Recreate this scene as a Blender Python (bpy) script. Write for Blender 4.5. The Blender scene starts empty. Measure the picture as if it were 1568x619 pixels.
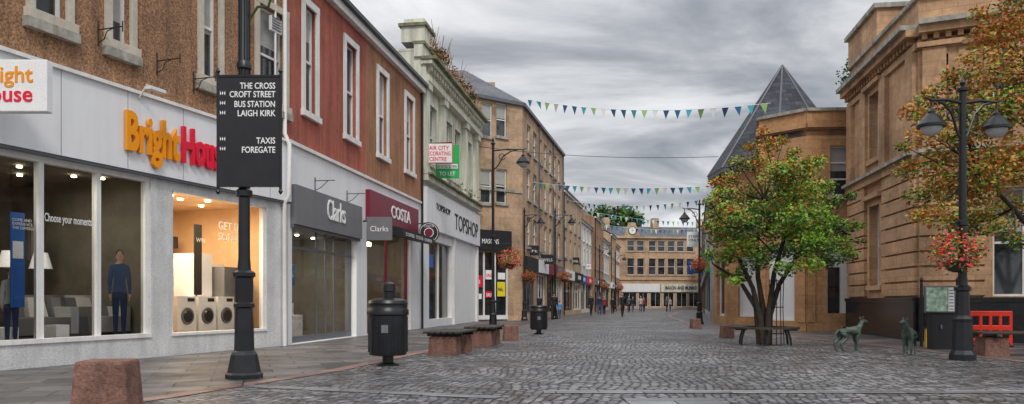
import bpy, bmesh, math, random
from mathutils import Vector, Matrix
random.seed(11)
FP=1200.0; CX=784.0; HY=462.0; CH=1.15
def gp(px,py):
    Y=CH*FP/(py-HY); return Vector(((px-CX)*Y/FP,Y,0))
def at(px,py,Y): return Vector(((px-CX)*Y/FP,Y,CH+(HY-py)*Y/FP))
scene=bpy.context.scene
# ------------------------------------------------------------------ materials
def base(name):
    m=bpy.data.materials.new(name); m.use_nodes=True
    return m,m.node_tree,m.node_tree.nodes['Principled BSDF']
def N(nt,t,**k):
    n=nt.nodes.new(t)
    for a,b in k.items(): setattr(n,a,b)
    return n
def maprange(nt,src,a,b,c,d):
    r=N(nt,'ShaderNodeMapRange'); nt.links.new(src,r.inputs[0])
    for i,v in zip((1,2,3,4),(a,b,c,d)): r.inputs[i].default_value=v
    return r.outputs[0]
def mul(nt,a,b):
    m=N(nt,'ShaderNodeMath',operation='MULTIPLY')
    for i,s in enumerate((a,b)):
        if isinstance(s,(int,float)): m.inputs[i].default_value=s
        else: nt.links.new(s,m.inputs[i])
    return m.outputs[0]
def noise(nt,vec,scale,detail=5,rough=.55):
    n=N(nt,'ShaderNodeTexNoise'); n.inputs['Scale'].default_value=scale; n.inputs['Detail'].default_value=detail
    n.inputs['Roughness'].default_value=rough
    if vec is not None: nt.links.new(vec,n.inputs['Vector'])
    return n.outputs['Fac']
def scalecol(nt,col,fac):
    v=N(nt,'ShaderNodeVectorMath',operation='SCALE')
    if isinstance(col,tuple): v.inputs[0].default_value=col[:3]
    else: nt.links.new(col,v.inputs[0])
    nt.links.new(fac,v.inputs['Scale']); return v.outputs[0]
def surf(name,col,rough=.8,var=.18,vs=1.3,bump=0.,bs=40,fine=.1,metal=0,streak=0.,spec=.4,dirt=0):
    m,nt,b=base(name); tc=N(nt,'ShaderNodeTexCoord').outputs['Object']
    f=maprange(nt,noise(nt,tc,vs),.3,.7,1-var,1+var)
    nf=noise(nt,tc,bs,3,.7)
    f=mul(nt,f,maprange(nt,nf,.3,.7,1-fine,1+fine))
    if streak:
        mp=N(nt,'ShaderNodeMapping'); mp.inputs['Scale'].default_value=(2.5,2.5,.22); nt.links.new(tc,mp.inputs[0])
        f=mul(nt,f,maprange(nt,noise(nt,mp.outputs[0],1.6,6,.6),.42,.62,1,1-streak))
    if dirt:
        f=mul(nt,f,maprange(nt,noise(nt,tc,.5,8,.72),.5,.68,1,1-dirt)); f=mul(nt,f,maprange(nt,noise(nt,tc,7,5,.75),.3,.7,1-dirt*.5,1+dirt*.4))
    nt.links.new(scalecol(nt,tuple(col),f),b.inputs['Base Color'])
    b.inputs['Roughness'].default_value=rough; b.inputs['Metallic'].default_value=metal
    b.inputs['Specular IOR Level'].default_value=spec
    if bump:
        bp=N(nt,'ShaderNodeBump'); bp.inputs['Strength'].default_value=bump; bp.inputs['Distance'].default_value=.02
        nt.links.new(nf,bp.inputs['Height']); nt.links.new(bp.outputs[0],b.inputs['Normal'])
    return m
def stone(name,col,ang,bw=.7,bh=.32,mortar=.008,var=.16,bump=.4,streak=.16,rough=.85):
    m,nt,b=base(name); tc=N(nt,'ShaderNodeTexCoord').outputs['Object']
    d=N(nt,'ShaderNodeVectorMath',operation='DOT_PRODUCT'); nt.links.new(tc,d.inputs[0]); d.inputs[1].default_value=(math.cos(ang),math.sin(ang),0)
    s=N(nt,'ShaderNodeSeparateXYZ'); nt.links.new(tc,s.inputs[0])
    c=N(nt,'ShaderNodeCombineXYZ'); nt.links.new(d.outputs['Value'],c.inputs[0]); nt.links.new(s.outputs[2],c.inputs[1])
    k=N(nt,'ShaderNodeTexBrick'); nt.links.new(c.outputs[0],k.inputs['Vector'])
    k.inputs['Scale'].default_value=1; k.inputs['Brick Width'].default_value=bw; k.inputs['Row Height'].default_value=bh
    k.inputs['Mortar Size'].default_value=mortar; k.inputs['Mortar Smooth'].default_value=.2
    lo=tuple(x*(1-var) for x in col)+(1,); hi=tuple(min(.9,x*(1+var)) for x in col)+(1,)
    k.inputs['Color1'].default_value=lo; k.inputs['Color2'].default_value=hi
    k.inputs['Mortar'].default_value=tuple(x*.6 for x in col)+(1,)
    f=maprange(nt,noise(nt,tc,.8,6,.6),.3,.7,.78,1.2)
    nf=noise(nt,tc,30,4,.7)
    f=mul(nt,f,maprange(nt,nf,.3,.7,.9,1.1))
    mp=N(nt,'ShaderNodeMapping'); mp.inputs['Scale'].default_value=(1.6,1.6,.35); nt.links.new(tc,mp.inputs[0])
    f=mul(nt,f,maprange(nt,noise(nt,mp.outputs[0],1.1,6,.65),.48,.68,1,1-streak))
    f=mul(nt,f,maprange(nt,noise(nt,tc,.35,8,.7),.50,.66,1,.62)); f=mul(nt,f,maprange(nt,noise(nt,tc,6,5,.75),.3,.7,.78,1.18))
    nt.links.new(scalecol(nt,k.outputs['Color'],f),b.inputs['Base Color']); b.inputs['Roughness'].default_value=rough
    h=N(nt,'ShaderNodeMath',operation='SUBTRACT'); nt.links.new(mul(nt,nf,.4),h.inputs[0]); nt.links.new(k.outputs['Fac'],h.inputs[1])
    bp=N(nt,'ShaderNodeBump'); bp.inputs['Strength'].default_value=bump; bp.inputs['Distance'].default_value=.015
    nt.links.new(h.outputs[0],bp.inputs['Height']); nt.links.new(bp.outputs[0],b.inputs['Normal'])
    return m
def glass_opaque(name,col=(.03,.035,.04)):
    m,nt,b=base(name); tc=N(nt,'ShaderNodeTexCoord').outputs['Object']
    f=maprange(nt,noise(nt,tc,.8,3),.35,.65,.4,2.4)
    nt.links.new(scalecol(nt,col,f),b.inputs['Base Color']); b.inputs['Roughness'].default_value=.06; b.inputs['Specular IOR Level'].default_value=.8
    return m
def glass_clear(name):
    m=bpy.data.materials.new(name); m.use_nodes=True; nt=m.node_tree; nt.nodes.clear()
    out=N(nt,'ShaderNodeOutputMaterial'); mx=N(nt,'ShaderNodeMixShader'); t=N(nt,'ShaderNodeBsdfTransparent'); g=N(nt,'ShaderNodeBsdfGlossy')
    t.inputs[0].default_value=(.88,.9,.89,1); g.inputs['Roughness'].default_value=.02
    fr=N(nt,'ShaderNodeFresnel'); fr.inputs[0].default_value=1.45
    nt.links.new(fr.outputs[0],mx.inputs[0]); nt.links.new(t.outputs[0],mx.inputs[1]); nt.links.new(g.outputs[0],mx.inputs[2]); nt.links.new(mx.outputs[0],out.inputs[0])
    return m
def emis(name,col,s):
    m,nt,b=base(name); b.inputs['Base Color'].default_value=(*col,1); b.inputs['Emission Color'].default_value=(*col,1); b.inputs['Emission Strength'].default_value=s
    return m
def leaf(name,col):
    m,nt,b=base(name); tc=N(nt,'ShaderNodeTexCoord').outputs['Object']
    f=maprange(nt,noise(nt,tc,5,3),.3,.7,.6,1.4)
    nt.links.new(scalecol(nt,col,f),b.inputs['Base Color']); b.inputs['Roughness'].default_value=.55
    return m

M={}
M['pebble']=surf('pebbledash',(.35,.195,.11),.95,.14,.7,1.0,24,.7,streak=.25,dirt=.35)
M['red']=surf('red_render',(.43,.125,.085),.9,.13,.8,.6,50,.25,streak=.3,dirt=.3)
M['brownr']=surf('brown_render',(.42,.20,.11),.9,.14,.8,.6,50,.25,streak=.3,dirt=.3)
M['white']=surf('white_paint',(.80,.81,.83),.5,.04,.9,.1,30,.02,streak=.06)
M['roughwhite']=surf('white_roughcast',(.70,.70,.70),.9,.1,2,1.0,30,.16,streak=.15)
M['trim']=surf('trim_paint',(.80,.79,.77),.6,.08,2,.1,30,.06,streak=.12)
M['beige']=surf('beige_stone_surround',(.60,.54,.45),.8,.12,2,.2,40,.12,streak=.2,dirt=.25)
M['greysill']=surf('sill_stone',(.4,.38,.33),.85,.25,5,.3,50,.15,streak=.4)
M['cream']=surf('cream_painted_stone',(.70,.70,.58),.75,.15,1.2,.2,30,.08,streak=.32)
M['moss']=surf('mossy_stone',(.2,.2,.12),.95,.5,3,.8,25,.3)
M['slate']=stone('roof_slate',(.09,.095,.115),.3,.35,.22,.012,.3,.6,.2,.6)
M['black']=surf('black_paint',(.010,.011,.014),.35,.3,6,.1,50,.15,spec=.5)
M['blackmatte']=surf('black_board',(.016,.016,.019),.6,.2,4)
M['iron']=surf('wrought_iron',(.02,.018,.02),.5)
M['gran']=surf('black_granite',(.016,.016,.019),.2,.4,8,.1,60,.3)
M['gstone']=surf('red_sandstone',(.24,.125,.095),.9,.3,4,1,30,.35,streak=.25,dirt=.4)
M['timber']=surf('dark_timber',(.045,.038,.032),.6,.3,8,.3,60,.2)
M['greyb']=surf('grey_signboard',(.17,.17,.18),.5,.08,2)
M['greyp']=surf('grey_paint',(.12,.13,.15),.5,.1,2)
M['maroon']=surf('maroon_sign',(.20,.010,.035),.45,.1,2)
M['orange']=surf('orange_letter',(.9,.32,.005),.4,.05,3)
M['redl']=surf('red_letter',(.78,.01,.045),.4,.05,3)
M['wtext']=surf('white_letter',(.85,.85,.85),.5,.03,3)
M['blue']=surf('blue_board',(.015,.12,.45),.5,.1,3)
M['green']=surf('green_board',(.02,.42,.10),.5,.1,3)
M['yellow']=surf('yellow_board',(.80,.66,.02),.5,.05,3)
M['darkin']=surf('dark_interior',(.05,.045,.04),.9,.4,1.5)
M['midin']=surf('shop_interior_wall',(.13,.115,.09),.9,.3,1.2)
M['warmin']=surf('warm_interior_wall',(.68,.46,.26),.8,.15,1.2)
M['floorin']=surf('interior_floor',(.22,.16,.10),.4,.2,1.5)
M['glass']=glass_opaque('window_glass'); M['shopglass_far']=glass_opaque('shop_glass_dark',(.02,.022,.024))
M['clear']=glass_clear('shop_glass')
M['lampglass']=surf('lamp_glass',(.5,.52,.52),.15,.05,3)
M['spot']=emis('spot_bulb',(1,.85,.6),16)
M['appl']=surf('white_enamel',(.80,.80,.82),.3,.03,3)
M['bronze']=surf('green_bronze',(.09,.125,.10),.5,.4,9,.4,40,.2,metal=.35)
M['bark']=surf('bark',(.045,.035,.027),.95,.35,8,.9,30,.3)
M['redplastic']=surf('red_plastic',(.8,.04,.02),.4,.06,3)
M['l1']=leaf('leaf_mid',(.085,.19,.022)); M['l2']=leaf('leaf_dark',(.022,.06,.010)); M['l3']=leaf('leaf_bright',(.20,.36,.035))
M['l4']=leaf('leaf_orange',(.48,.15,.02)); M['l5']=leaf('leaf_yellow',(.42,.32,.04))
M['fr']=leaf('flower_red',(.75,.02,.02)); M['fp']=leaf('flower_pink',(.75,.12,.2)); M['fo']=leaf('flower_orange',(.85,.22,.03))
M['weed']=leaf('dry_weed',(.28,.13,.05))
M['skin']=surf('skin',(.5,.3,.22),.6,.05,9)

# ------------------------------------------------------------------ builders
def link(ob): scene.collection.objects.link(ob); return ob
class Obj:
    def __init__(s,name): s.name=name; s.p={}
    def raw(s,part,mat,vs,fs,smooth=False):
        k=(part,mat.name,smooth)
        if k not in s.p: s.p[k]=[[],[],mat]
        d=s.p[k]; n=len(d[0]); d[0].extend([Vector(v) for v in vs]); d[1].extend([tuple(i+n for i in f) for f in fs])
    def poly(s,part,mat,pts): s.raw(part,mat,pts,[tuple(range(len(pts)))])
    def hexa(s,part,mat,p):
        s.raw(part,mat,p,[(0,3,2,1),(4,5,6,7),(0,1,5,4),(1,2,6,5),(2,3,7,6),(3,0,4,7)])
    def box(s,part,mat,c,size,rot=0,taper=1,taper_y=None):
        ty=taper if taper_y is None else taper_y
        x,y,z=size[0]/2,size[1]/2,size[2]; R=Matrix.Rotation(rot,3,'Z'); c=Vector(c)
        b=[(-x,-y,0),(x,-y,0),(x,y,0),(-x,y,0)]; t=[(a*taper,d*ty,z) for a,d,_ in b]
        s.hexa(part,mat,[c+R@Vector(v) for v in b+t])
    def prism(s,part,mat,pts,z0,z1):
        n=len(pts); v=[(p[0],p[1],z0) for p in pts]+[(p[0],p[1],z1) for p in pts]
        s.raw(part,mat,v,[tuple(range(n))[::-1],tuple(range(n,2*n))]+[(i,(i+1)%n,n+(i+1)%n,n+i) for i in range(n)])
    def tube(s,part,mat,pts,rad,seg=8):
        pts=[Vector(p) for p in pts]
        if isinstance(rad,(int,float)): rad=[rad]*len(pts)
        vs=[];fs=[]; n=len(pts)
        ref=None
        for i,p in enumerate(pts):
            d=(pts[min(i+1,n-1)]-pts[max(i-1,0)]).normalized()
            if ref is None: ref=Vector((0,0,1)) if abs(d.z)<.9 else Vector((1,0,0))
            a=d.cross(ref)
            if a.length<1e-4: a=d.cross(Vector((0,1,0)))
            a.normalize(); b=d.cross(a); ref=a.cross(d) if abs((a.cross(d)).dot(d))<.9 else ref
            for j in range(seg):
                t=2*math.pi*j/seg; vs.append(p+(a*math.cos(t)+b*math.sin(t))*rad[i])
        for i in range(n-1):
            for j in range(seg):
                fs.append((i*seg+j,i*seg+(j+1)%seg,(i+1)*seg+(j+1)%seg,(i+1)*seg+j))
        fs.append(tuple(range(seg))[::-1]); fs.append(tuple(range((n-1)*seg,n*seg)))
        s.raw(part,mat,vs,fs,True)
    def lathe(s,part,mat,c,prof,seg=20,smooth=True,rot=0):
        c=Vector(c); vs=[];fs=[];n=len(prof)
        for r,z in prof:
            for j in range(seg):
                t=2*math.pi*j/seg+rot; vs.append(c+Vector((max(r,.0005)*math.cos(t),max(r,.0005)*math.sin(t),z)))
        for i in range(n-1):
            for j in range(seg): fs.append((i*seg+j,i*seg+(j+1)%seg,(i+1)*seg+(j+1)%seg,(i+1)*seg+j))
        fs.append(tuple(range(seg))[::-1]); fs.append(tuple(range((n-1)*seg,n*seg)))
        s.raw(part,mat,vs,fs,smooth)
    def leaves(s,part,mats,c,rad,n,size,wts=None):
        c=Vector(c)
        for i in range(n):
            d=Vector((random.gauss(0,1),random.gauss(0,1),random.gauss(0,1))).normalized()*random.random()**.45
            p=c+Vector((d.x*rad[0],d.y*rad[1],d.z*rad[2]))
            m=random.choices(mats,wts)[0]
            s.leafquad(part,m,p,size)
    def leafquad(s,part,m,p,size):
        a=Vector((random.gauss(0,1),random.gauss(0,1),random.gauss(0,.6))).normalized()
        b=a.cross(Vector((random.gauss(0,1),random.gauss(0,1),random.gauss(0,1)))).normalized()
        z=size*random.uniform(.6,1.3)
        s.raw(part,m,[p-a*z*.6,p+b*z*.32+a*z*.05,p+a*z*.6,p-b*z*.32+a*z*.05],[(0,1,2,3)])
    def text(s,part,mat,txt,o,right,up,size,ext=.004,align='LEFT',width=None,bold=0.,hscale=1):
        cu=bpy.data.curves.new('t','FONT'); cu.body=txt; cu.size=1; cu.extrude=0; cu.offset=bold; cu.align_x=align; cu.resolution_u=3
        ob=link(bpy.data.objects.new('t',cu)); bpy.context.view_layer.update()
        me=bpy.data.meshes.new_from_object(ob.evaluated_get(bpy.context.evaluated_depsgraph_get()))
        co=[v.co.copy() for v in me.vertices]; fs=[tuple(p.vertices) for p in me.polygons]
        edges={}
        for f in fs:
            for i in range(len(f)):
                e=(f[i],f[(i+1)%len(f)]); edges[e]=1
        bound=[e for e in edges if (e[1],e[0]) not in edges]
        bpy.data.objects.remove(ob); bpy.data.meshes.remove(me)
        if not co: return
        w=max(v.x for v in co)-min(v.x for v in co)
        sx=size*hscale
        if width: sx=width/w
        right=Vector(right).normalized(); up=Vector(up).normalized(); nn=right.cross(up); o=Vector(o)
        n=len(co)
        vs=[o+right*v.x*sx+up*v.y*size+nn*ext for v in co]+[o+right*v.x*sx+up*v.y*size for v in co]
        s.raw(part,mat,vs,fs+[(b,a,a+n,b+n) for a,b in bound])
    def done(s,origin=None,bevel=0):
        allv=[v for d in s.p.values() for v in d[0]]
        if origin is None:
            mn=[min(v[i] for v in allv) for i in range(3)]; mx=[max(v[i] for v in allv) for i in range(3)]
            origin=Vector(((mn[0]+mx[0])/2,(mn[1]+mx[1])/2,mn[2]))
        origin=Vector(origin); single=len(s.p)==1
        par=None
        if not single:
            par=link(bpy.data.objects.new(s.name,None)); par.location=origin; par.empty_display_size=.2
        for (part,mn_,sm),(vs,fs,mat) in s.p.items():
            me=bpy.data.meshes.new(part); me.from_pydata([v-origin for v in vs],[],fs); me.materials.append(mat)
            if part not in('leaves','letters','flowers'):
                bm=bmesh.new(); bm.from_mesh(me); bmesh.ops.recalc_face_normals(bm,faces=bm.faces); bm.to_mesh(me); bm.free()
            if sm:
                me.polygons.foreach_set('use_smooth',[True]*len(me.polygons))
                try: me.set_sharp_from_angle(angle=math.radians(40))
                except: pass
            me.update()
            ob=link(bpy.data.objects.new(s.name if single else part,me))
            if single: ob.location=origin
            else: ob.parent=par
            if bevel and part not in('leaves','letters','flowers') and not sm:
                bv=ob.modifiers.new('b','BEVEL'); bv.width=bevel; bv.segments=2; bv.limit_method='ANGLE'
        return par
class Wall:
    def __init__(s,o,P0,P1):
        s.o=o; s.P0=Vector((P0[0],P0[1],0)); d=Vector((P1[0],P1[1],0))-s.P0; s.L=d.length; s.U=d.normalized(); s.n=Vector((s.U.y,-s.U.x,0)); s.ang=math.atan2(s.U.y,s.U.x)
    def ux(s,px):
        r=(px-CX)/FP; return (r*s.P0.y-s.P0.x)/(s.U.x-r*s.U.y)
    def zz(s,px,py):
        Y=s.P0.y+s.ux(px)*s.U.y; return CH+(HY-py)*Y/FP
    def pt(s,u,z,d=0): v=s.P0+s.U*u+s.n*d; return Vector((v.x,v.y,z))
    def box(s,part,mat,u0,u1,z0,z1,d0,d1):
        s.o.hexa(part,mat,[s.pt(u0,z0,d1),s.pt(u1,z0,d1),s.pt(u1,z0,d0),s.pt(u0,z0,d0),s.pt(u0,z1,d1),s.pt(u1,z1,d1),s.pt(u1,z1,d0),s.pt(u0,z1,d0)])
    def quad(s,part,mat,u0,u1,z0,z1,d):
        s.o.poly(part,mat,[s.pt(u0,z0,d),s.pt(u1,z0,d),s.pt(u1,z1,d),s.pt(u0,z1,d)])
    def wall(s,part,mat,u0,u1,z0,z1,ops=(),rd=.2):
        us=sorted({u0,u1,*[v for o in ops for v in o[:2]]}); zs=sorted({z0,z1,*[v for o in ops for v in o[2:4]]})
        us=[u for u in us if u0<=u<=u1]; zs=[z for z in zs if z0<=z<=z1]
        for a,b in zip(us,us[1:]):
            for c,d in zip(zs,zs[1:]):
                m,k=(a+b)/2,(c+d)/2
                if any(o[0]<m<o[1] and o[2]<k<o[3] for o in ops): continue
                s.quad(part,mat,a,b,c,d,0)
        for a,b,c,d in [o[:4] for o in ops]:
            P=s.pt
            for q in ([P(a,c,0),P(a,d,0),P(a,d,-rd),P(a,c,-rd)],[P(b,c,0),P(b,d,0),P(b,d,-rd),P(b,c,-rd)],[P(a,c,0),P(b,c,0),P(b,c,-rd),P(a,c,-rd)],[P(a,d,0),P(b,d,0),P(b,d,-rd),P(a,d,-rd)]):
                s.o.poly(part,mat,q)
    def sash(s,a,b,c,d,frame=None,glass=None,rd=.14,fw=.06,bars=1,surround=None,sw=.13,sill=True,vb=0,blind=None):
        frame=frame or M['trim']; glass=glass or M['glass']
        s.quad('window_glass',glass,a,b,c,d,-rd)
        if blind: s.quad('window_blinds',M['blindm'],a,b,d-(d-c)*blind,d,-rd+.006)
        f='window_frames'
        s.box(f,frame,a,a+fw,c,d,-rd-.02,-rd+.05); s.box(f,frame,b-fw,b,c,d,-rd-.02,-rd+.05)
        s.box(f,frame,a+fw,b-fw,c,c+fw,-rd-.02,-rd+.048); s.box(f,frame,a+fw,b-fw,d-fw,d,-rd-.02,-rd+.048)
        for i in range(bars):
            z=c+(d-c)*(i+1)/(bars+1); s.box(f,frame,a+fw,b-fw,z-.03,z+.03,-rd-.02,-rd+.06)
        for i in range(vb):
            u=a+(b-a)*(i+1)/(vb+1); s.box(f,frame,u-.02,u+.02,c+fw,d-fw,-rd-.02,-rd+.044)
        if surround:
            g='window_surrounds'
            s.box(g,surround,a-sw,a,c,d,-.02,.05); s.box(g,surround,b,b+sw,c,d,-.02,.05); s.box(g,surround,a-sw,b+sw,d,d+sw,-.02,.055)
        if sill:
            s.box('window_sills',surround or M['greysill'],a-sw-.04,b+sw+.04,c-.16,c,-.1,.11)
    def body(s,mat,H,depth=8,roofmat=None,rise=2.6,over=.25,z0=0,flat=False):
        o=s.o;P=s.pt;e=.012
        for u in (e,s.L-e): o.poly('side_walls',mat,[P(u,z0,-.003),P(u,z0,-depth),P(u,H,-depth),P(u,H,-.003)])
        o.poly('back_wall',mat,[P(e,z0,-depth),P(s.L-e,z0,-depth),P(s.L-e,H,-depth),P(e,H,-depth)])
        rm=roofmat or M['slate']
        if flat: o.poly('roof',rm,[P(0,H-.1,0),P(s.L,H-.1,0),P(s.L,H-.1,-depth),P(0,H-.1,-depth)]); return
        o.poly('roof',rm,[P(-.02,H,over),P(s.L+.02,H,over),P(s.L+.02,H+rise,-depth/2),P(-.02,H+rise,-depth/2)])
        o.poly('roof',rm,[P(-.02,H,-depth-over),P(s.L+.02,H,-depth-over),P(s.L+.02,H+rise,-depth/2),P(-.02,H+rise,-depth/2)])
        for u in (e,s.L-e): o.poly('gables',mat,[P(u,H-.02,0),P(u,H-.02,-depth),P(u,H+rise-.02,-depth/2)])
    def room(s,u0,u1,z0,z1,depth,wall,floor,ceil,d0=-.22):
        P=s.pt;o=s.o;D=-depth
        o.poly('interior_floor',floor,[P(u0,z0,d0),P(u1,z0,d0),P(u1,z0,D),P(u0,z0,D)])
        o.poly('interior_ceiling',ceil,[P(u0,z1,d0),P(u1,z1,d0),P(u1,z1,D),P(u0,z1,D)])
        o.poly('interior_walls',wall,[P(u0,z0,D),P(u1,z0,D),P(u1,z1,D),P(u0,z1,D)])
        for u in(u0,u1): o.poly('interior_walls',wall,[P(u,z0,d0),P(u,z0,D),P(u,z1,D),P(u,z1,d0)])
M['blindm']=surf('window_blind',(.38,.38,.36),.3,.1,3)
def skin(verts,edges,rad,root=0,sub=1):
    me=bpy.data.meshes.new('s'); me.from_pydata(verts,edges,[]); ob=link(bpy.data.objects.new('s',me))
    md=ob.modifiers.new('k','SKIN'); md.use_smooth_shade=True
    for i,r in enumerate(rad):
        rr=r if isinstance(r,tuple) else (r,r); me.skin_vertices[0].data[i].radius=rr
    me.skin_vertices[0].data[root].use_root=True
    sb=ob.modifiers.new('u','SUBSURF'); sb.levels=sub; sb.render_levels=sub
    bpy.context.view_layer.update()
    ev=bpy.data.meshes.new_from_object(ob.evaluated_get(bpy.context.evaluated_depsgraph_get()))
    co=[v.co.copy() for v in ev.vertices]; fs=[tuple(p.vertices) for p in ev.polygons]
    bpy.data.objects.remove(ob); bpy.data.meshes.remove(ev); return co,fs

# ------------------------------------------------------------------ people
def person(loc,H,head,top,leg,hair,stride=.5,name='pedestrian',flat=1.0,arm=.5,bend=0):
    o=Obj(name); s=stride*.16
    V=[(0,0,.53),(0,0,.62),(0,-.005,.73),(0,0,.80),(0,0,.85),(0,-.005,.90)]
    R=[(.085,.07),(.07,.06),(.088,.068),(.06,.05),(.03,.03),(.033,.033)]
    E=[(0,1),(1,2),(2,3),(3,4),(4,5)]
    for sg,ph in((-1,1),(1,-1)):
        n=len(V); a=-ph*s*arm
        V+=[(sg*.095,0,.795),(sg*.12,a*.5,.64),(sg*.125,a*1.1-.03,.50),(sg*.122,a*1.25-.04,.455)]
        R+=[.042,.03,.02,.018]; E+=[(3,n),(n,n+1),(n+1,n+2),(n+2,n+3)]
        n=len(V); f=-ph*s
        V+=[(sg*.048,0,.49),(sg*.052,f*.5-.01,.285),(sg*.052,f+.02,.05),(sg*.055,f-.06,.022)]
        R+=[.062,.042,.028,.025]; E+=[(0,n),(n,n+1),(n+1,n+2),(n+2,n+3)]
    co,fs=skin([Vector(v)*H for v in V],E,[tuple(x*H for x in (r if isinstance(r,tuple) else (r,r))) for r in R],0,1)
    T=Matrix.Translation(Vector(loc))@Matrix.Rotation(head,4,'Z')@Matrix.Diagonal((1,flat,1,1))
    mats={'t':top,'l':leg,'s':M['skin'],'h':hair,'b':M['black']}
    groups={}
    for f in fs:
        c=sum((co[i] for i in f),Vector())/len(f)/H
        if c.z>.845: k='s'
        elif abs(c.x)>.095 and c.z<.495: k='s'
        elif c.z>.52 or abs(c.x)>.105: k='t'
        elif c.z<.05: k='b'
        else: k='l'
        groups.setdefault(k,[]).append(f)
    nm={'t':'jacket','l':'trousers','s':'skin_parts','b':'shoes'}
    for k,ff in groups.items():
        idx={};vs=[];out=[]
        for f in ff:
            t=[]
            for i in f:
                if i not in idx: idx[i]=len(vs); vs.append(T@co[i])
                t.append(idx[i])
            out.append(tuple(t))
        o.raw(nm[k],mats[k],vs,out,True)
    def ell(part,mat,c,r,zmin=-2,seg=12,rings=8):
        vs=[];ff=[]
        for i in range(rings+1):
            ph=math.pi*i/rings
            for j in range(seg):
                t=2*math.pi*j/seg; vs.append(T@Vector((c[0]+r[0]*math.sin(ph)*math.cos(t),c[1]+r[1]*math.sin(ph)*math.sin(t),c[2]+r[2]*math.cos(ph))))
        for i in range(rings):
            if math.cos(math.pi*(i+.5)/rings)<zmin: continue
            for j in range(seg): ff.append((i*seg+j,i*seg+(j+1)%seg,(i+1)*seg+(j+1)%seg,(i+1)*seg+j))
        o.raw(part,mat,vs,ff,True)
    h=H
    ell('head',M['skin'],(0,-.006*h,.932*h),(.043*h,.053*h,.066*h))
    ell('hair',hair,(0,.008*h,.945*h),(.048*h,.054*h,.062*h),-.1)
    ell('nose',M['skin'],(0,-.06*h,.925*h),(.007*h,.011*h,.012*h),seg=6,rings=4)
    ell('mouth',mats['b'],(0,-.055*h,.897*h),(.012*h,.005*h,.003*h),seg=6,rings=4)
    for sg in(-1,1):
        ell('eyes',mats['b'],(sg*.017*h,-.053*h,.935*h),(.006*h,.005*h,.004*h),seg=6,rings=4)
        ell('ears',M['skin'],(sg*.044*h,0,.925*h),(.006*h,.011*h,.016*h),seg=6,rings=4)
        ph=1 if sg<0 else -1; a=-ph*s*arm
        hp=Vector((sg*.122,a*1.25-.04,.455))
        for k in range(4):
            y=hp.y+(k-1.5)*.010; l=.042-.004*abs(k-1.3)
            o.tube('fingers',M['skin'],[T@(Vector((hp.x,y,hp.z))*h),T@(Vector((hp.x-sg*.003,y-.002,hp.z-l*.6))*h),T@(Vector((hp.x-sg*.012,y-.004,hp.z-l))*h)],[.0055*h,.005*h,.004*h],5)
        o.tube('fingers',M['skin'],[T@(Vector((hp.x,hp.y-.012,hp.z+.015))*h),T@(Vector((hp.x-sg*.01,hp.y-.026,hp.z-.01))*h)],[.006*h,.005*h],5)
    return o
clo=[surf('dark_jacket',(.02,.021,.026),.8),surf('navy_jacket',(.02,.035,.09),.8),surf('grey_coat',(.1,.1,.11),.8),surf('red_coat',(.3,.03,.03),.8),surf('denim',(.05,.09,.19),.85),surf('dark_trousers',(.018,.018,.02),.85),surf('pale_top',(.5,.48,.45),.8),surf('sky_blue_top',(.1,.3,.6),.8)]
hairs=[surf('dark_hair',(.02,.013,.01),.6),surf('grey_hair',(.3,.29,.28),.6),surf('brown_hair',(.07,.035,.015),.6)]
for px,py,h,hd,a,b,c,st in[(848,490,1.72,math.pi*.95,0,5,0,1),(857,489,1.2,math.pi*1.1,7,4,2,.8),(905,484,1.75,0.2,0,5,0,.9),(918,483,1.68,3.0,1,4,2,.8),(925,482.5,1.6,3.2,3,5,1,.7),(953,486,1.76,.1,0,5,0,1.1),
    (963,479,1.7,3.1,2,5,1,.8),(969,479,1.65,.2,0,4,2,.9),(981,478.5,1.72,3.,6,4,1,.6),(986,477.5,1.62,.0,3,5,0,.8),(1021,477.5,1.7,.3,2,5,0,.9),(1026,477.3,1.6,.2,6,4,2,.8),(938,481,1.6,3.1,0,5,2,.9)]:
    p=gp(px,py); p.z=.012; person(p,h,hd,clo[a],clo[b],hairs[c],st).done(p)

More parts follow.
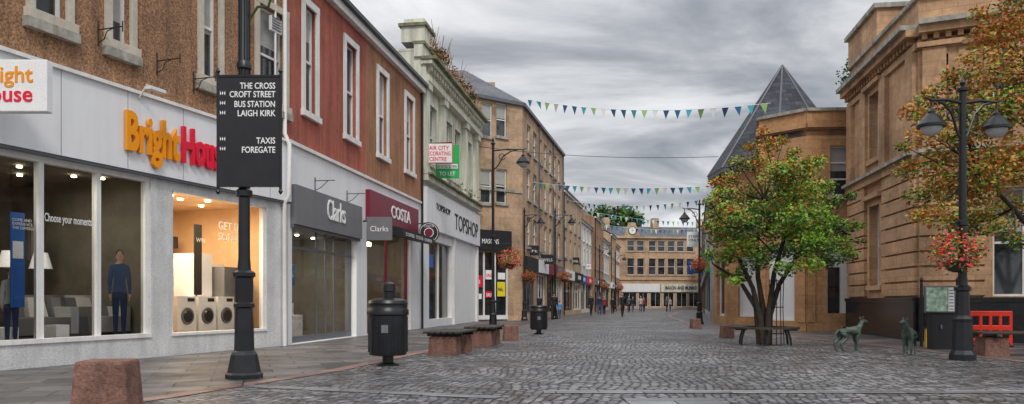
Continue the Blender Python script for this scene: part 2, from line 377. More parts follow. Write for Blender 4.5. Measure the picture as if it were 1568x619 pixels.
# ------------------------------------------------------------------ dogs (bronze statues)
def dog(loc,head,sc,headturn=0):
    o=Obj('dog_statue')
    ht=Matrix.Rotation(headturn,3,'Z')
    nk=Vector((.25,0,.49))
    hd=nk+ht@Vector((.07,0,.13)); mz=nk+ht@Vector((.19,0,.10)); mid=nk+ht@Vector((.13,0,.125))
    V=[(-.04,0,.43),(.14,0,.42),(.2,0,.45),tuple(nk),tuple(hd),tuple(mid),tuple(mz),(-.18,0,.45),(-.25,0,.43),(-.33,0,.33),(-.36,0,.22),(-.35,0,.16)]
    R=[.07,.105,.088,.052,.052,.036,.02,.076,.03,.015,.012,.009]
    E=[(0,1),(1,2),(2,3),(3,4),(4,5),(5,6),(0,7),(7,8),(8,9),(9,10),(10,11)]
    for sg in(-1,1):
        n=len(V); fx=.03*sg
        V+=[(.17,sg*.06,.34),(.16+fx*.5,sg*.065,.25),(.18+fx,sg*.065,.15),(.17+fx,sg*.065,.035),(.205+fx,sg*.065,.014)]; R+=[.05,.034,.025,.021,.022]
        E+=[(1,n),(n,n+1),(n+1,n+2),(n+2,n+3),(n+3,n+4)]
        n=len(V)
        V+=[(-.19,sg*.06,.38),(-.12-fx,sg*.07,.28),(-.27-fx,sg*.065,.16),(-.235-fx,sg*.065,.035),(-.195-fx,sg*.065,.014)]; R+=[.064,.047,.024,.021,.022]
        E+=[(7,n),(n,n+1),(n+1,n+2),(n+2,n+3),(n+3,n+4)]
    co,fs=skin([Vector(v) for v in V],E,R,0,2)
    T=Matrix.Translation(Vector(loc))@Matrix.Rotation(head,4,'Z')@Matrix.Scale(sc,4)
    o.raw('body',M['bronze'],[T@v for v in co],fs,True)
    for sg in(-1,1):
        e=hd+ht@Vector((-.015,sg*.032,.03))
        o.tube('ears',M['bronze'],[T@e,T@(e+ht@Vector((-.015,sg*.012,.045))),T@(e+ht@Vector((.01,sg*.022,.06)))],[.018*sc,.014*sc,.003*sc],6)
    o.done(loc)
p=gp(1300,539); p.z=.012; dog(p,.25,1.12)
p=gp(1392,544); p.z=.012; dog(p,math.radians(235),1.15,-.5)

# ------------------------------------------------------------------ ground
def setts():
    m,nt,b=base('stone_setts'); tc=N(nt,'ShaderNodeTexCoord').outputs['Object']
    mp=N(nt,'ShaderNodeMapping'); mp.inputs['Rotation'].default_value=(0,0,.15); mp.inputs['Scale'].default_value=(8.2,9.5,1); nt.links.new(tc,mp.inputs[0])
    nz=N(nt,'ShaderNodeTexNoise'); nz.inputs['Scale'].default_value=.35; nz.inputs['Detail'].default_value=2; nt.links.new(tc,nz.inputs['Vector'])
    sc=N(nt,'ShaderNodeVectorMath',operation='SCALE'); nt.links.new(nz.outputs['Color'],sc.inputs[0]); sc.inputs['Scale'].default_value=7
    ad=N(nt,'ShaderNodeVectorMath',operation='ADD'); nt.links.new(mp.outputs[0],ad.inputs[0]); nt.links.new(sc.outputs[0],ad.inputs[1])
    v1=N(nt,'ShaderNodeTexVoronoi'); v1.voronoi_dimensions='2D'; v1.inputs['Scale'].default_value=1; v1.inputs['Randomness'].default_value=.45; nt.links.new(ad.outputs[0],v1.inputs['Vector'])
    v2=N(nt,'ShaderNodeTexVoronoi'); v2.voronoi_dimensions='2D'; v2.feature='DISTANCE_TO_EDGE'; v2.inputs['Scale'].default_value=1; v2.inputs['Randomness'].default_value=.45; nt.links.new(ad.outputs[0],v2.inputs['Vector'])
    sx=N(nt,'ShaderNodeSeparateColor'); nt.links.new(v1.outputs['Color'],sx.inputs[0])
    f=maprange(nt,sx.outputs[0],0,1,.3,1.9)
    f=mul(nt,f,maprange(nt,v2.outputs['Distance'],.02,.16,.2,1))
    f=mul(nt,f,maprange(nt,noise(nt,tc,.28,5,.65),.32,.68,.5,1.5))
    f=mul(nt,f,maprange(nt,noise(nt,tc,1.7,5,.65),.3,.7,.55,1.45))
    f=mul(nt,f,maprange(nt,noise(nt,tc,45,3,.6),.3,.7,.82,1.18))
    nt.links.new(scalecol(nt,(.140,.138,.144),f),b.inputs['Base Color'])
    nt.links.new(maprange(nt,noise(nt,tc,.6,4),.3,.7,.26,.56),b.inputs['Roughness'])
    a2=N(nt,'ShaderNodeMath',operation='ADD'); nt.links.new(maprange(nt,v2.outputs['Distance'],0,.2,0,1),a2.inputs[0]); nt.links.new(mul(nt,sx.outputs[1],.6),a2.inputs[1])
    bp=N(nt,'ShaderNodeBump'); bp.inputs['Strength'].default_value=1; bp.inputs['Distance'].default_value=.025
    nt.links.new(a2.outputs[0],bp.inputs['Height']); nt.links.new(bp.outputs[0],b.inputs['Normal'])
    return m
def slabs(name,col,rot,bw,bh):
    m,nt,b=base(name); tc=N(nt,'ShaderNodeTexCoord').outputs['Object']
    mp=N(nt,'ShaderNodeMapping'); mp.inputs['Rotation'].default_value=(0,0,rot); nt.links.new(tc,mp.inputs[0])
    k=N(nt,'ShaderNodeTexBrick'); nt.links.new(mp.outputs[0],k.inputs['Vector']); k.inputs['Scale'].default_value=1
    k.inputs['Brick Width'].default_value=bw; k.inputs['Row Height'].default_value=bh; k.inputs['Mortar Size'].default_value=.012
    k.inputs['Color1'].default_value=(*[c*.6 for c in col],1); k.inputs['Color2'].default_value=(*[c*1.4 for c in col],1); k.inputs['Mortar'].default_value=(.012,.012,.012,1)
    f=maprange(nt,noise(nt,tc,.9,6,.65),.3,.7,.55,1.45); nf=noise(nt,tc,35,3,.7); f=mul(nt,f,maprange(nt,nf,.3,.7,.82,1.18))
    nt.links.new(scalecol(nt,k.outputs['Color'],f),b.inputs['Base Color'])
    nt.links.new(maprange(nt,noise(nt,tc,1.2,4),.3,.7,.3,.65),b.inputs['Roughness'])
    bp=N(nt,'ShaderNodeBump'); bp.inputs['Strength'].default_value=.6; bp.inputs['Distance'].default_value=.01
    s=N(nt,'ShaderNodeMath',operation='SUBTRACT'); nt.links.new(mul(nt,nf,.3),s.inputs[0]); nt.links.new(k.outputs['Fac'],s.inputs[1])
    nt.links.new(s.outputs[0],bp.inputs['Height']); nt.links.new(bp.outputs[0],b.inputs['Normal'])
    return m
M['setts']=setts(); M['slabs']=slabs('paving_slabs',(.105,.097,.096),-.33,.9,.6); M['kerb']=slabs('pink_granite_kerb',(.22,.13,.11),1.24,.9,5)
M['strip']=slabs('stone_channel',(.2,.2,.21),0,1.1,.32)
g=Obj('ground'); g.poly('g',surf('asphalt',(.07,.07,.072),.8,.3,.5),[(-300,-100,0),(300,-100,0),(300,500,0),(-300,500,0)]); g.done((0,0,0))
g=Obj('road'); g.poly('g',M['setts'],[(-14,-6,.004),(22,-6,.004),(16,30,.004),(34,127,.004),(14,127,.004),(-2,60,.004),(-9,10,.004)]); g.done((0,0,0))
kl=[(-7.2,1),(-4.36,9.2),(-3.08,13),(-1.75,20),(-.3,31),(1.7,45),(6.2,64),(18.8,124)]
wl=[(-12.2,1),(-9.8,9.2),(-8.4,13),(-5.7,20.6),(-4.2,31),(-.8,46),(3.9,64),(16.6,124)]
def ribbon(name,mat,a,b,z,h=0):
    o=Obj(name)
    for i in range(len(a)-1):
        o.raw('g',mat,[(*a[i],z),(*a[i+1],z),(*b[i+1],z),(*b[i],z)],[(0,1,2,3)])
    o.done((0,0,0))
ribbon('pavement',M['slabs'],[(x-.02,y) for x,y in wl],kl,.008)
ribbon('kerb',M['kerb'],kl,[(x+.28,y) for x,y in kl],.012)
rl=[(9.6,4),(9.9,14),(9.6,21),(9.0,28),(9.2,40),(12.2,60),(27.5,124)]
rr=[(19,4),(18,14),(17,21),(14,28),(12,44),(17,60),(31,124)]
ribbon('pavement',M['slabs'],rl,rr,.008)
ribbon('kerb',M['kerb'],[(x-.25,y) for x,y in rl],rl,.012)
o=Obj('drainage_channel')
o.poly('g',M['strip'],[(.4,9.75,.012),(9.3,9.75,.012),(9.3,10.05,.012),(.4,10.05,.012)]); o.done((0,0,0))
o=Obj('drainage_channel')
o.poly('g',M['strip'],[(-3.9,10.6,.0115),(-.2,9.2,.0115),(-.1,9.45,.0115),(-3.8,10.85,.0115)]); o.done((0,0,0))
o=Obj('inspection_cover'); o.box('lid',M['strip'],(1.85,8.95,.004),(1.1,.55,.012),.05); o.done()

# ------------------------------------------------------------------ building A : pebbledash shop
dA=(2.61,7.5); PA0=(-8.49-dA[0]*.7,13-dA[1]*.7); PA1=(-5.88,20.5); P2=(-3.88,33.5); P3=(-2.04,45.4)
A=Obj('pebbledash_shop_building'); w=Wall(A,PA0,PA1); H=11.2
ua=[(w.ux(a),w.ux(b)) for a,b in((-80,-38),(52,100),(170,198),(310,334),(396,410))]
ua[4]=(w.ux(396),w.ux(396)+1.05)
ops=[(a,b,6.2,8.55) for a,b in ua]
w.wall('rendered_wall',M['pebble'],0,w.L,5.29,H,ops,.22)
for i,(a,b,c,d) in enumerate(ops): w.sash(a,b,c,d,surround=M['beige'],sw=.16,rd=.18,blind=[None,.3,.8,.55,.4][i])
for a,b,c,d in ops: w.box('sill_blocks',M['greysill'],a-.22,b+.22,c-.34,c-.165,-.02,.13)
s1=(w.ux(-150),w.ux(231)); s2=(w.ux(263),w.ux(408))
w.wall('shopfront_wall',M['roughwhite'],0,w.L,0,3.75,[(s1[0],s1[1],.42,3.7),(s2[0],s2[1],.42,3.5)],.22)
w.box('fascia',M['white'],-.01,w.L+.0,3.752,5.27,-.1,.13)
for k in range(9): w.box('fascia_joints',M['greyb'],.6+k*1.5,.612+k*1.5,3.76,5.26,.125,.1315)
w.box('fascia_capping',M['trim'],-.02,w.L,5.272,5.34,-.05,.19)
w.box('fascia_capping',M['greyp'],-.02,w.L,3.70,3.75,.0,.11)
w.box('shop_sill',M['trim'],s1[0],s1[1],.42,.5,-.2,.03); w.box('shop_sill',M['trim'],s2[0],s2[1],.42,.48,-.2,.03)
for px in(-70,66,154,228): 
    u=w.ux(px); w.box('shop_window_frames',M['trim'],u-.05,u+.05,.5,3.695,-.16,-.04)
for u in (s2[0]+.04,s2[1]-.04): w.box('shop_window_frames',M['trim'],u-.04,u+.04,.48,3.495,-.16,-.04)
w.box('shop_window_frames',M['trim'],s1[0],s1[1],3.6,3.698,-.17,-.03)
w.quad('shop_glass',M['clear'],s1[0],s1[1],.5,3.6,-.1); w.quad('shop_glass',M['clear'],s2[0],s2[1],.48,3.5,-.1)
w.room(s1[0]-.1,s1[1]+.25,.42,3.72,4.2,M['midin'],M['darkin'],M['midin'])
w.room(s1[1]+.3,s2[1]+.3,.40,3.55,3.2,M['warmin'],M['floorin'],M['warmin'])
w.body(M['pebble'],H,9)
w.box('gutter',M['black'],0,w.L,H-.08,H+.06,.12,.3)
u0=w.ux(180); u1=w.ux(262)
A.text('letters',M['orange'],'Bright',w.pt(u0,4.14,.15),w.U,(0,0,1),1.05,.07,width=u1-u0,bold=.03)
u2=w.ux(267); A.text('letters',M['redl'],'House',w.pt(u2,4.14,.15),w.U,(0,0,1),1.05,.07,width=(u1-u0)*1.02,bold=.03)
A.text('letters',M['wtext'],'Choose your moments',w.pt(w.ux(74),w.zz(74,338),-.095),w.U,(0,0,1),.21,.003,width=w.ux(146)-w.ux(74),bold=.01)
def sofa(w,u,d,z,L,mat):
    w.box('display_sofa',mat,u,u+L,z+.1,z+.42,d-.85,d); w.box('display_sofa',mat,u,u+L,z+.42,z+.85,d-.85,d-.62)
    w.box('display_sofa',mat,u-.18,u-.005,z+.1,z+.62,d-.86,d+.01); w.box('display_sofa',mat,u+L+.005,u+L+.18,z+.1,z+.62,d-.86,d+.01)
    for i in range(3): 
        c=u+L*(i+.5)/3; w.o.hexa('cushions',[clo[2],clo[6],M['greyb']][i],[w.pt(c-.2,z+.43,d-.4),w.pt(c+.2,z+.43,d-.4),w.pt(c+.2,z+.43,d-.55),w.pt(c-.2,z+.43,d-.55),w.pt(c-.17,z+.8,d-.5),w.pt(c+.17,z+.8,d-.5),w.pt(c+.17,z+.8,d-.62),w.pt(c-.17,z+.8,d-.62)])
leather=surf('grey_leather',(.16,.15,.15),.45)
sofa(w,w.ux(76),-.75,.43,1.5,leather); sofa(w,w.ux(0)-.9,-.9,.43,1.6,surf('grey_fabric',(.12,.12,.125),.9))
sofa(w,w.ux(166),-.75,.43,1.1,surf('silver_fabric',(.42,.42,.44),.6)); sofa(w,w.ux(100),-2.3,.43,1.6,surf('brown_fabric',(.15,.09,.06),.8))
u=w.ux(47); w.box('window_banner',M['blue'],u-.13,u+.13,1.05,2.7,-.32,-.3)
w.box('window_banner',M['wtext'],u-.10,u+.10,1.9,2.2,-.298,-.294)
A.text('letters',M['wtext'],'COME AND\nEXPERIENCE\nTHE DIFFERENCE',w.pt(u-.11,2.55,-.295),w.U,(0,0,1),.07,.002)
for a,b,z0,z1,mm,nn_ in((86,128,1.75,2.5,'darkin','appl'),(168,182,1.6,2.4,'warmin','midin'),(8,28,1.5,2.3,'greyp','yellow'),(190,215,2.0,2.8,'darkin','midin')):
    w.box('wall_pictures',M[mm],w.ux(a),w.ux(b),z0,z1,-2.6,-2.55); w.box('wall_pictures',M[nn_],w.ux(a)+.07,w.ux(b)-.07,z0+.07,z1-.07,-2.548,-2.545)
w.box('display_partition',surf('olive_partition',(.20,.17,.10),.9),w.ux(75),w.ux(148),.42,3.3,-2.72,-2.65)
w.box('display_table',M['appl'],w.ux(105),w.ux(125),.43,.72,-.6,-.3); w.box('display_table',M['appl'],w.ux(30),w.ux(58),.43,.7,-.8,-.45)
for px,d in((20,-1.2),(110,-1.3),(190,-1.3),(60,-2.2),(160,-2.2),(215,-1)):
    c=w.pt(w.ux(px),3.7,d); A.tube('ceiling_spotlights',M['spot'],[c,c-Vector((0,0,.03))],[.05,.05],10)
for px in(95,140,185): 
    c=w.pt(w.ux(px),.9,-2.1); A.lathe('floor_lamps',M['appl'],c,[(.02,-.47),(.02,.9),(.22,.92),(.13,1.25),(.12,1.25)],14)
M['drum']=surf('drum_dark',(.03,.03,.035),.2)
def washer(u,z,d,wd=.58,h=.82,col=None):
    col=col or M['appl']; w.box('appliances',col,u,u+wd,z,z+h,d-.55,d)
    c=w.pt(u+wd/2,z+h*.45,d); n=w.n
    A.tube('appliance_doors',M['greyp'],[c,c+n*.03],[.2,.19],20); A.tube('appliance_doors',M['drum'],[c+n*.031,c+n*.05],[.15,.13],20)
    w.box('appliance_panels',M['drum'],u+.3,u+.52,z+h-.12,z+h-.04,d,d+.006)
washer(w.ux(303),.45,-.55); washer(w.ux(303)+.66,.45,-.55); washer(w.ux(303)+1.32,.45,-.55); washer(w.ux(268),.45,-1.0); washer(w.ux(268)+.02,1.3,-1.0,h=.8)
w.box('appliances',M['appl'],w.ux(345),w.ux(345)+.62,.45,2.3,-1.5,-.9); w.box('appliances',M['greyb'],w.ux(375),w.ux(375)+.6,.45,2.0,-1.2,-.6); w.box('appliances',M['appl'],w.ux(385),w.ux(385)+.6,.45,2.1,-1.9,-1.3)
w.box('appliance_handles',M['greyp'],w.ux(345)+.05,w.ux(345)+.08,1.2,1.8,-.9,-.87)
w.box('display_shelves',surf('pine_shelf',(.5,.32,.15),.6),w.ux(266),w.ux(300),.45,1.3,-2.5,-1.7)
for k in range(3): w.box('display_shelves',M['trim'],w.ux(268),w.ux(330),1.5+k*.5,1.54+k*.5,-3.1,-2.6)
for k in range(24): w.box('display_goods',[M['appl'],M['drum'],M['greyb'],M['redl'],M['blue']][(k*7)%5],w.ux(268)+(k%8)*.4,w.ux(268)+(k%8)*.4+.26,1.54+(k//8)*.5,1.54+(k//8)*.5+.22+.04*(k%3),-3.0,-2.7)
for px,d in((272,-.6),(276,-1.4),(300,-.7),(305,-1.8),(330,-1),(350,-.6),(345,-2),(380,-1.4)):
    c=w.pt(w.ux(px),3.54,d); A.tube('ceiling_spotlights',M['spot'],[c,c-Vector((0,0,.03))],[.06,.06],10)
u=w.ux(318); w.box('window_poster',M['darkin'],u-.1,u+.14,1.3,2.9,-.3,-.28); A.text('letters',M['wtext'],'WIN',w.pt(u-.05,2.5,-.277),w.U,(0,0,1),.14,.002)
A.text('letters',M['trim'],'GET IT\nSORTED',w.pt(w.ux(345),2.85,-.2),w.U,(0,0,1),.26,.003,bold=.01)
for px,py in((150,42),(240,90),(296,118)):
    u=w.ux(px); z=w.zz(px,py); A.tube('hanging_brackets',M['iron'],[w.pt(u,z-.05,.0),w.pt(u,z-.05,.6)],.012,6)
    A.tube('hanging_brackets',M['iron'],[w.pt(u,z-.3,0),w.pt(u,z-.24,.15),w.pt(u,z-.1,.22),w.pt(u,z-.05,.4)],.01,6); A.tube('hanging_brackets',M['iron'],[w.pt(u,z-.35,.01),w.pt(u,z+.12,.01)],.014,6)
    A.tube('hanging_brackets',M['iron'],[w.pt(u,z-.15,.6),w.pt(u,z+.05,.6)],.012,6)
u=w.ux(420); w.box('wall_vent',M['trim'],u-.22,u+.22,w.zz(420,50),w.zz(420,28),0,.06)
for k in range(5): w.box('vent_slats',M['greyp'],u-.18,u+.18,w.zz(420,50)+.05+k*.07,w.zz(420,50)+.075+k*.07,.062,.08)
u=w.L-.25
A.tube('downpipe',M['trim'],[w.pt(u,.0,.1),w.pt(u,3.7,.1),w.pt(u,3.9,.24),w.pt(u,5.2,.24),w.pt(u,5.5,.1),w.pt(u,H,.1)],.055,10)
A.tube('cable',M['trim'],[w.pt(u-.3,5.35,.03),w.pt(u-.3,H,.03)],.03,6)
u=w.ux(204); A.tube('sign_lamps',M['trim'],[w.pt(u,5.2,.14),w.pt(u,5.45,.35),w.pt(u,5.35,.55)],.02,6); w.box('sign_lamps',M['trim'],u-.2,u+.2,5.3,5.36,.5,.64)
wA=w
A.done((-7.5,16,0))
pp=wA.pt(wA.ux(210),.44,-.45); person(pp,1.75,wA.ang-.2,clo[4],clo[1],hairs[0],.2,'shop_display_figure',flat=.15).done(pp)
pp=wA.pt(wA.ux(397),.44,-.4); person(pp,1.7,wA.ang-.2,clo[7],clo[4],hairs[2],.2,'shop_display_figure',flat=.15).done(pp)
pp=wA.pt(wA.ux(45),.44,-.42); person(pp,1.3,wA.ang-.2,clo[6],clo[1],hairs[0],.2,'shop_display_figure',flat=.15).done(pp)
def light(name,loc,e,col,size=1.0):
    l=bpy.data.lights.new(name,'AREA'); l.energy=e; l.color=col; l.size=size; ob=link(bpy.data.objects.new(name,l)); ob.location=loc; return ob
light('display_fill_light',wA.pt(wA.ux(320),3.45,-1.2),190,(1,.80,.55),1.8)
light('display_fill_light',wA.pt(wA.ux(130),3.6,-1.3),45,(1,.9,.75),1.6)  # added fill light, brightens the left display room
light('display_fill_light',wA.pt(wA.ux(20),3.6,-1.3),30,(1,.9,.75),1.6)  # another added fill, brightens the near end of that room

# projecting sign
o=Obj('projecting_shop_sign'); x0,x1=-8.6,-7.39
o.hexa('board',M['wtext'],[Vector((x0,12.45,4.17)),Vector((x1,12.45,4.17)),Vector((x1,12.62,4.17)),Vector((x0,12.62,4.17)),Vector((x0,12.45,5.0)),Vector((x1,12.45,5.0)),Vector((x1,12.62,5.0)),Vector((x0,12.62,5.0))])
o.text('letters',M['orange'],'Bright',(x1-.22,12.45,4.64),(1,0,0),(0,0,1),.36,.012,'RIGHT',bold=.012); o.text('letters',M['redl'],'House',(x1-.22,12.45,4.33),(1,0,0),(0,0,1),.36,.012,'RIGHT',bold=.012)
o.tube('bracket',M['greyp'],[(x0-.2,12.53,4.9),(x0,12.53,4.9)],.03,6); o.tube('bracket',M['greyp'],[(x0-.2,12.53,4.3),(x0,12.53,4.3)],.03,6)
o.done(bevel=.015)

# ------------------------------------------------------------------ building B
B=Obj('red_rendered_shop_building'); w=Wall(B,(PA1[0]+.003,PA1[1]+.01),P2); H=10.28
um=w.ux(560)
wins=[(w.ux(466),w.ux(483)),(w.ux(529),w.ux(545)),(w.ux(579),w.ux(592)),(w.ux(621),w.ux(632))]
ops=[(a,b,6.4,9.35) for a,b in wins]
w.wall('red_wall',M['red'],0,um,5.3,H,ops[:2],.2); w.wall('brown_wall',M['brownr'],um,w.L,5.3,H,ops[2:],.2)
for i,(a,b,c,d) in enumerate(ops): w.sash(a,b,c,d,surround=M['trim'],sw=.2,rd=.16,blind=[.3,None,.5,.3][i])
cl=(w.ux(447),w.ux(546)); co=(w.ux(562),w.ux(629))
w.wall('shopfront_wall',M['white'],0,w.L,0,5.3,[(cl[0],cl[1],.02,3.2),(co[0],co[1],.02,3.9)],.25)
w.box('string_course',M['trim'],0,w.L,5.31,5.4,0,.08)
w.box('eaves_board',M['trim'],0,w.L,H-.25,H,0.003,.2); w.box('gutter',M['black'],0,w.L,H,H+.12,.1,.34)
w.body(M['brownr'],H,9)
w.box('shop_fascia',M['greyb'],cl[0]-.1,cl[1]+.1,3.2,4.25,.0,.16); w.box('shop_fascia',M['greyp'],cl[0]-.1,cl[1]+.1,3.12,3.198,.0,.1)
B.text('letters',M['wtext'],'Clarks',w.pt(w.ux(492),3.55,.165),w.U,(0,0,1),.85,.03,width=w.ux(520)-w.ux(492))
w.box('shop_fascia',M['maroon'],co[0]-.15,co[1]+.6,3.95,4.95,.0,.16); B.text('letters',M['wtext'],'COSTA',w.pt(w.ux(592),4.25,.165),w.U,(0,0,1),.65,.02,width=w.ux(622)-w.ux(592),bold=.015)
P=w.pt; a,b=w.ux(580),w.ux(631)
B.hexa('awning',M['blackmatte'],[P(a,3.45,.9),P(b,3.45,.9),P(b,3.6,.17),P(a,3.6,.17),P(a,3.75,.9),P(b,3.75,.9),P(b,3.92,.17),P(a,3.92,.17)])
B.text('letters',M['wtext'],'COFFEE  COSTA  COFFEE',w.pt(a+.3,3.52,.905),w.U,(0,0,1),.17,.004,width=b-a-.6)
w.room(cl[0],cl[1],.03,3.2,4,M['midin'],M['floorin'],M['greyb'],-.26); w.room(co[0],co[1],.03,3.85,4,M['midin'],M['floorin'],M['darkin'],-.26)
w.quad('shop_glass',M['clear'],cl[0],cl[1],.05,3.18,-.2); w.quad('shop_glass',M['clear'],co[0],co[1],.05,3.85,-.2)
for f in(0,.42,.56,.70,1.0):
    u=cl[0]+.04+(cl[1]-cl[0]-.08)*f; w.box('shop_frames',M['greyp'],u-.03,u+.03,.05,3.18,-.22,-.18)
w.box('shop_frames',M['greyp'],cl[0],cl[1],2.6,2.66,-.225,-.175); w.box('shop_frames',M['greyp'],cl[0],cl[1],.03,.2,-.225,-.175)
for f in(0,.5,1.0):
    u=co[0]+.05+(co[1]-co[0]-.1)*f; w.box('shop_frames',M['maroon'],u-.04,u+.04,.05,3.85,-.24,-.15)
w.box('shop_frames',M['maroon'],co[0],co[1],.03,.35,-.235,-.155)
w.box('shop_counter',M['appl'],cl[0]+.8,cl[1]-2.2,.05,.75,-1.6,-.9); w.box('shop_counter',M['appl'],cl[0]+3.9,cl[1]-.4,.05,1.1,-2.6,-2.0); w.box('shop_poster',M['blue'],w.ux(452),w.ux(466),w.zz(459,437),w.zz(459,404),-.3,-.28)
B.text('letters',M['wtext'],'50%',w.pt(w.ux(453),w.zz(459,425),-.277),w.U,(0,0,1),.28,.002)
for k in range(8): c=P(cl[0]+.6+k*.6,3.19,-1.2-(k%2)*1.3); B.tube('ceiling_spotlights',M['spot'],[c,c-Vector((0,0,.03))],[.06,.06],8)
for k in range(5): c=P(co[0]+.4+k*.8,3.3,-1.2); B.lathe('pendant_lamps',M['spot'],c,[(.1,0),(.1,.14),(.02,.16)],8)
for k in range(30): w.box('display_goods',[M['trim'],M['warmin'],M['maroon'],M['drum'],M['blue']][(k*3)%5],cl[0]+.3+(k%10)*.55,cl[0]+.62+(k%10)*.55,.9+.6*(k//10),1.1+.6*(k//10),-3.95,-3.6)
for k in range(3): w.box('display_shelves',M['trim'],cl[0]+.2,cl[1]-.2,.86+.6*k,.9+.6*k,-3.98,-3.5)
for k in range(4):
    c=P(co[0]+.7+k*1.0,.03,-1.0); B.lathe('cafe_tables',M['timber'],c,[(.2,0),(.03,.03),(.03,.7),(.35,.71),(.35,.75)],12)
w.box('cafe_counter',M['maroon'],co[0]+.3,co[1]-.3,.03,1.1,-3.2,-2.7); w.box('menu_boards',M['trim'],co[0]+.5,co[1]-.5,2.2,2.9,-3.98,-3.9)
for px,py in((482,277),(531,297)):
    u=w.ux(px); z=w.zz(px,py); B.tube('hanging_brackets',M['iron'],[w.pt(u,z,.0),w.pt(u,z,.6)],.012,6); B.tube('hanging_brackets',M['iron'],[w.pt(u,z-.28,0),w.pt(u,z-.2,.18),w.pt(u,z,.4)],.01,6); B.tube('hanging_brackets',M['iron'],[w.pt(u,z-.3,.01),w.pt(u,z+.1,.01)],.014,6)
B.tube('downpipe',M['black'],[w.pt(w.L-.12,0,.08),w.pt(w.L-.12,H,.08)],.05,8)
wB=w; B.done((-4.8,27,0))
light('display_fill_light',w.pt((cl[0]+cl[1])/2,3.1,-1.6),110,(1,.92,.8),2)
light('display_fill_light',w.pt((co[0]+co[1])/2,3.7,-1.6),80,(1,.8,.6),1.6)
o=Obj('projecting_shop_sign'); q=w.pt(w.ux(556),0,0)
o.box('board',M['greyb'],(q.x+.55,q.y,3.2),(.85,.12,.78)); o.text('letters',M['wtext'],'Clarks',(q.x+.24,q.y-.06,3.5),(1,0,0),(0,0,1),.26,.01,width=.6); o.tube('bracket',M['iron'],[(q.x,q.y,3.85),(q.x+.2,q.y,3.85)],.03); o.done(bevel=.01)
o=Obj('round_coffee_sign'); q=w.pt(w.ux(634),0,0); c=Vector((q.x+.62,q.y,4.0))
o.tube('disc',M['blackmatte'],[c+Vector((0,.06,0)),c-Vector((0,.06,0))],.42,32); o.tube('ring',M['wtext'],[c-Vector((0,.05,0)),c-Vector((0,.065,0))],.38,32); o.tube('ring_in',M['blackmatte'],[c-Vector((0,.05,0)),c-Vector((0,.07,0))],.36,32); o.tube('centre',M['wtext'],[c-Vector((0,.05,0)),c-Vector((0,.075,0))],.2,24); o.tube('bean',M['maroon'],[c-Vector((0,.05,0)),c-Vector((0,.08,0))],.17,24)
o.text('letters',M['wtext'],'COSTA',(c.x,c.y-.07,c.z+.22),(1,0,0),(0,0,1),.13,.012,'CENTER'); o.text('letters',M['wtext'],'COFFEE',(c.x,c.y-.07,c.z-.31),(1,0,0),(0,0,1),.12,.012,'CENTER')
o.tube('bracket',M['iron'],[(q.x,q.y,4.35),(c.x,q.y,4.42)],.02); o.done()

# ------------------------------------------------------------------ building C ornate
C=Obj('ornate_cream_building'); w=Wall(C,(P2[0]+.003,P2[1]+.01),P3); H=12.0
us=[(1.3,2.5),(4.3,5.6),(6.2,7.5),(9.2,10.4)]
ops=[(a,b,7.3,9.9) for a,b in us]
w.wall('upper_wall',M['cream'],0,w.L,6.6,H,ops,.25)
for a,b,c,d in ops: w.sash(a,b,c,d,surround=M['cream'],sw=.18,rd=.2)
for u in(.35,3.4,8.3,11.3):
    w.box('pilasters',M['cream'],u-.3,u+.3,6.85,10.3,.0,.22); w.box('pilasters',M['cream'],u-.38,u+.38,10.3,10.6,.0,.32); w.box('pilasters',M['cream'],u-.36,u+.36,6.62,6.85,.0,.28)
w.box('entablature',M['cream'],0,w.L,10.6,10.85,.003,.35); w.box('entablature',M['cream'],0,w.L,10.85,11.3,.002,.2); w.box('cornice',M['cream'],-.1,w.L,11.3,11.48,.002,.5); w.box('cornice',M['moss'],-.15,w.L,11.48,11.62,.002,.7)
w.box('parapet',M['cream'],-.1,w.L,11.62,12.15,-.3,.1); w.box('parapet_cap',M['moss'],-.12,w.L,12.15,12.28,-.35,.18)
for k in range(24): w.box('dentils',M['cream'],.2+k*.49,.42+k*.49,11.1,11.299,.202,.4)
w.box('mid_cornice',M['cream'],0,w.L,6.35,6.6,.0,.3); w.box('mid_cornice',M['moss'],0,w.L,6.6,6.68,.24,.45)
w.box('pedestals',M['cream'],0,1.4,12.28,12.95,-.9,.15); w.box('pedestals',M['moss'],-.1,1.5,12.95,13.08,-1,.25); w.box('chimney',M['cream'],.1,1.0,13.08,13.3,-.8,.1)
sh=(w.ux(657),w.ux(692))
w.wall('shopfront_wall',M['white'],0,w.L,0,6.35,[(sh[0],sh[1],.35,3.9)],.25)
w.box('shop_fascia',M['white'],.2,w.L,4.35,6.1,.0,.2)
w.quad('shop_glass',M['shopglass_far'],sh[0],sh[1],.35,3.9,-.2)
for f in(0,.5,1.0): u=sh[0]+.05+(sh[1]-sh[0]-.1)*f; w.box('shop_frames',M['trim'],u-.05,u+.05,.35,3.9,-.22,-.12)
w.box('shop_frames',M['trim'],sh[1]+.1,sh[1]+.35,0,4.3,0,.12); w.box('shop_frames',M['trim'],w.L-.4,w.L-.05,0,4.3,0,.12)
C.text('letters',M['blackmatte'],'TOPSHOP',w.pt(w.ux(690),4.75,.205),w.U,(0,0,1),1.15,.02,width=w.ux(726)-w.ux(690))
C.text('letters',M['blackmatte'],'TOPSHOP',w.pt(w.ux(661),5.3,.205),w.U,(0,0,1),.42,.02,width=w.ux(683)-w.ux(661))
w.box('shop_sticker',M['blue'],w.ux(658),w.ux(668),2.7,3.3,-.15,-.14)
w.body(M['cream'],H,8.5,flat=True)
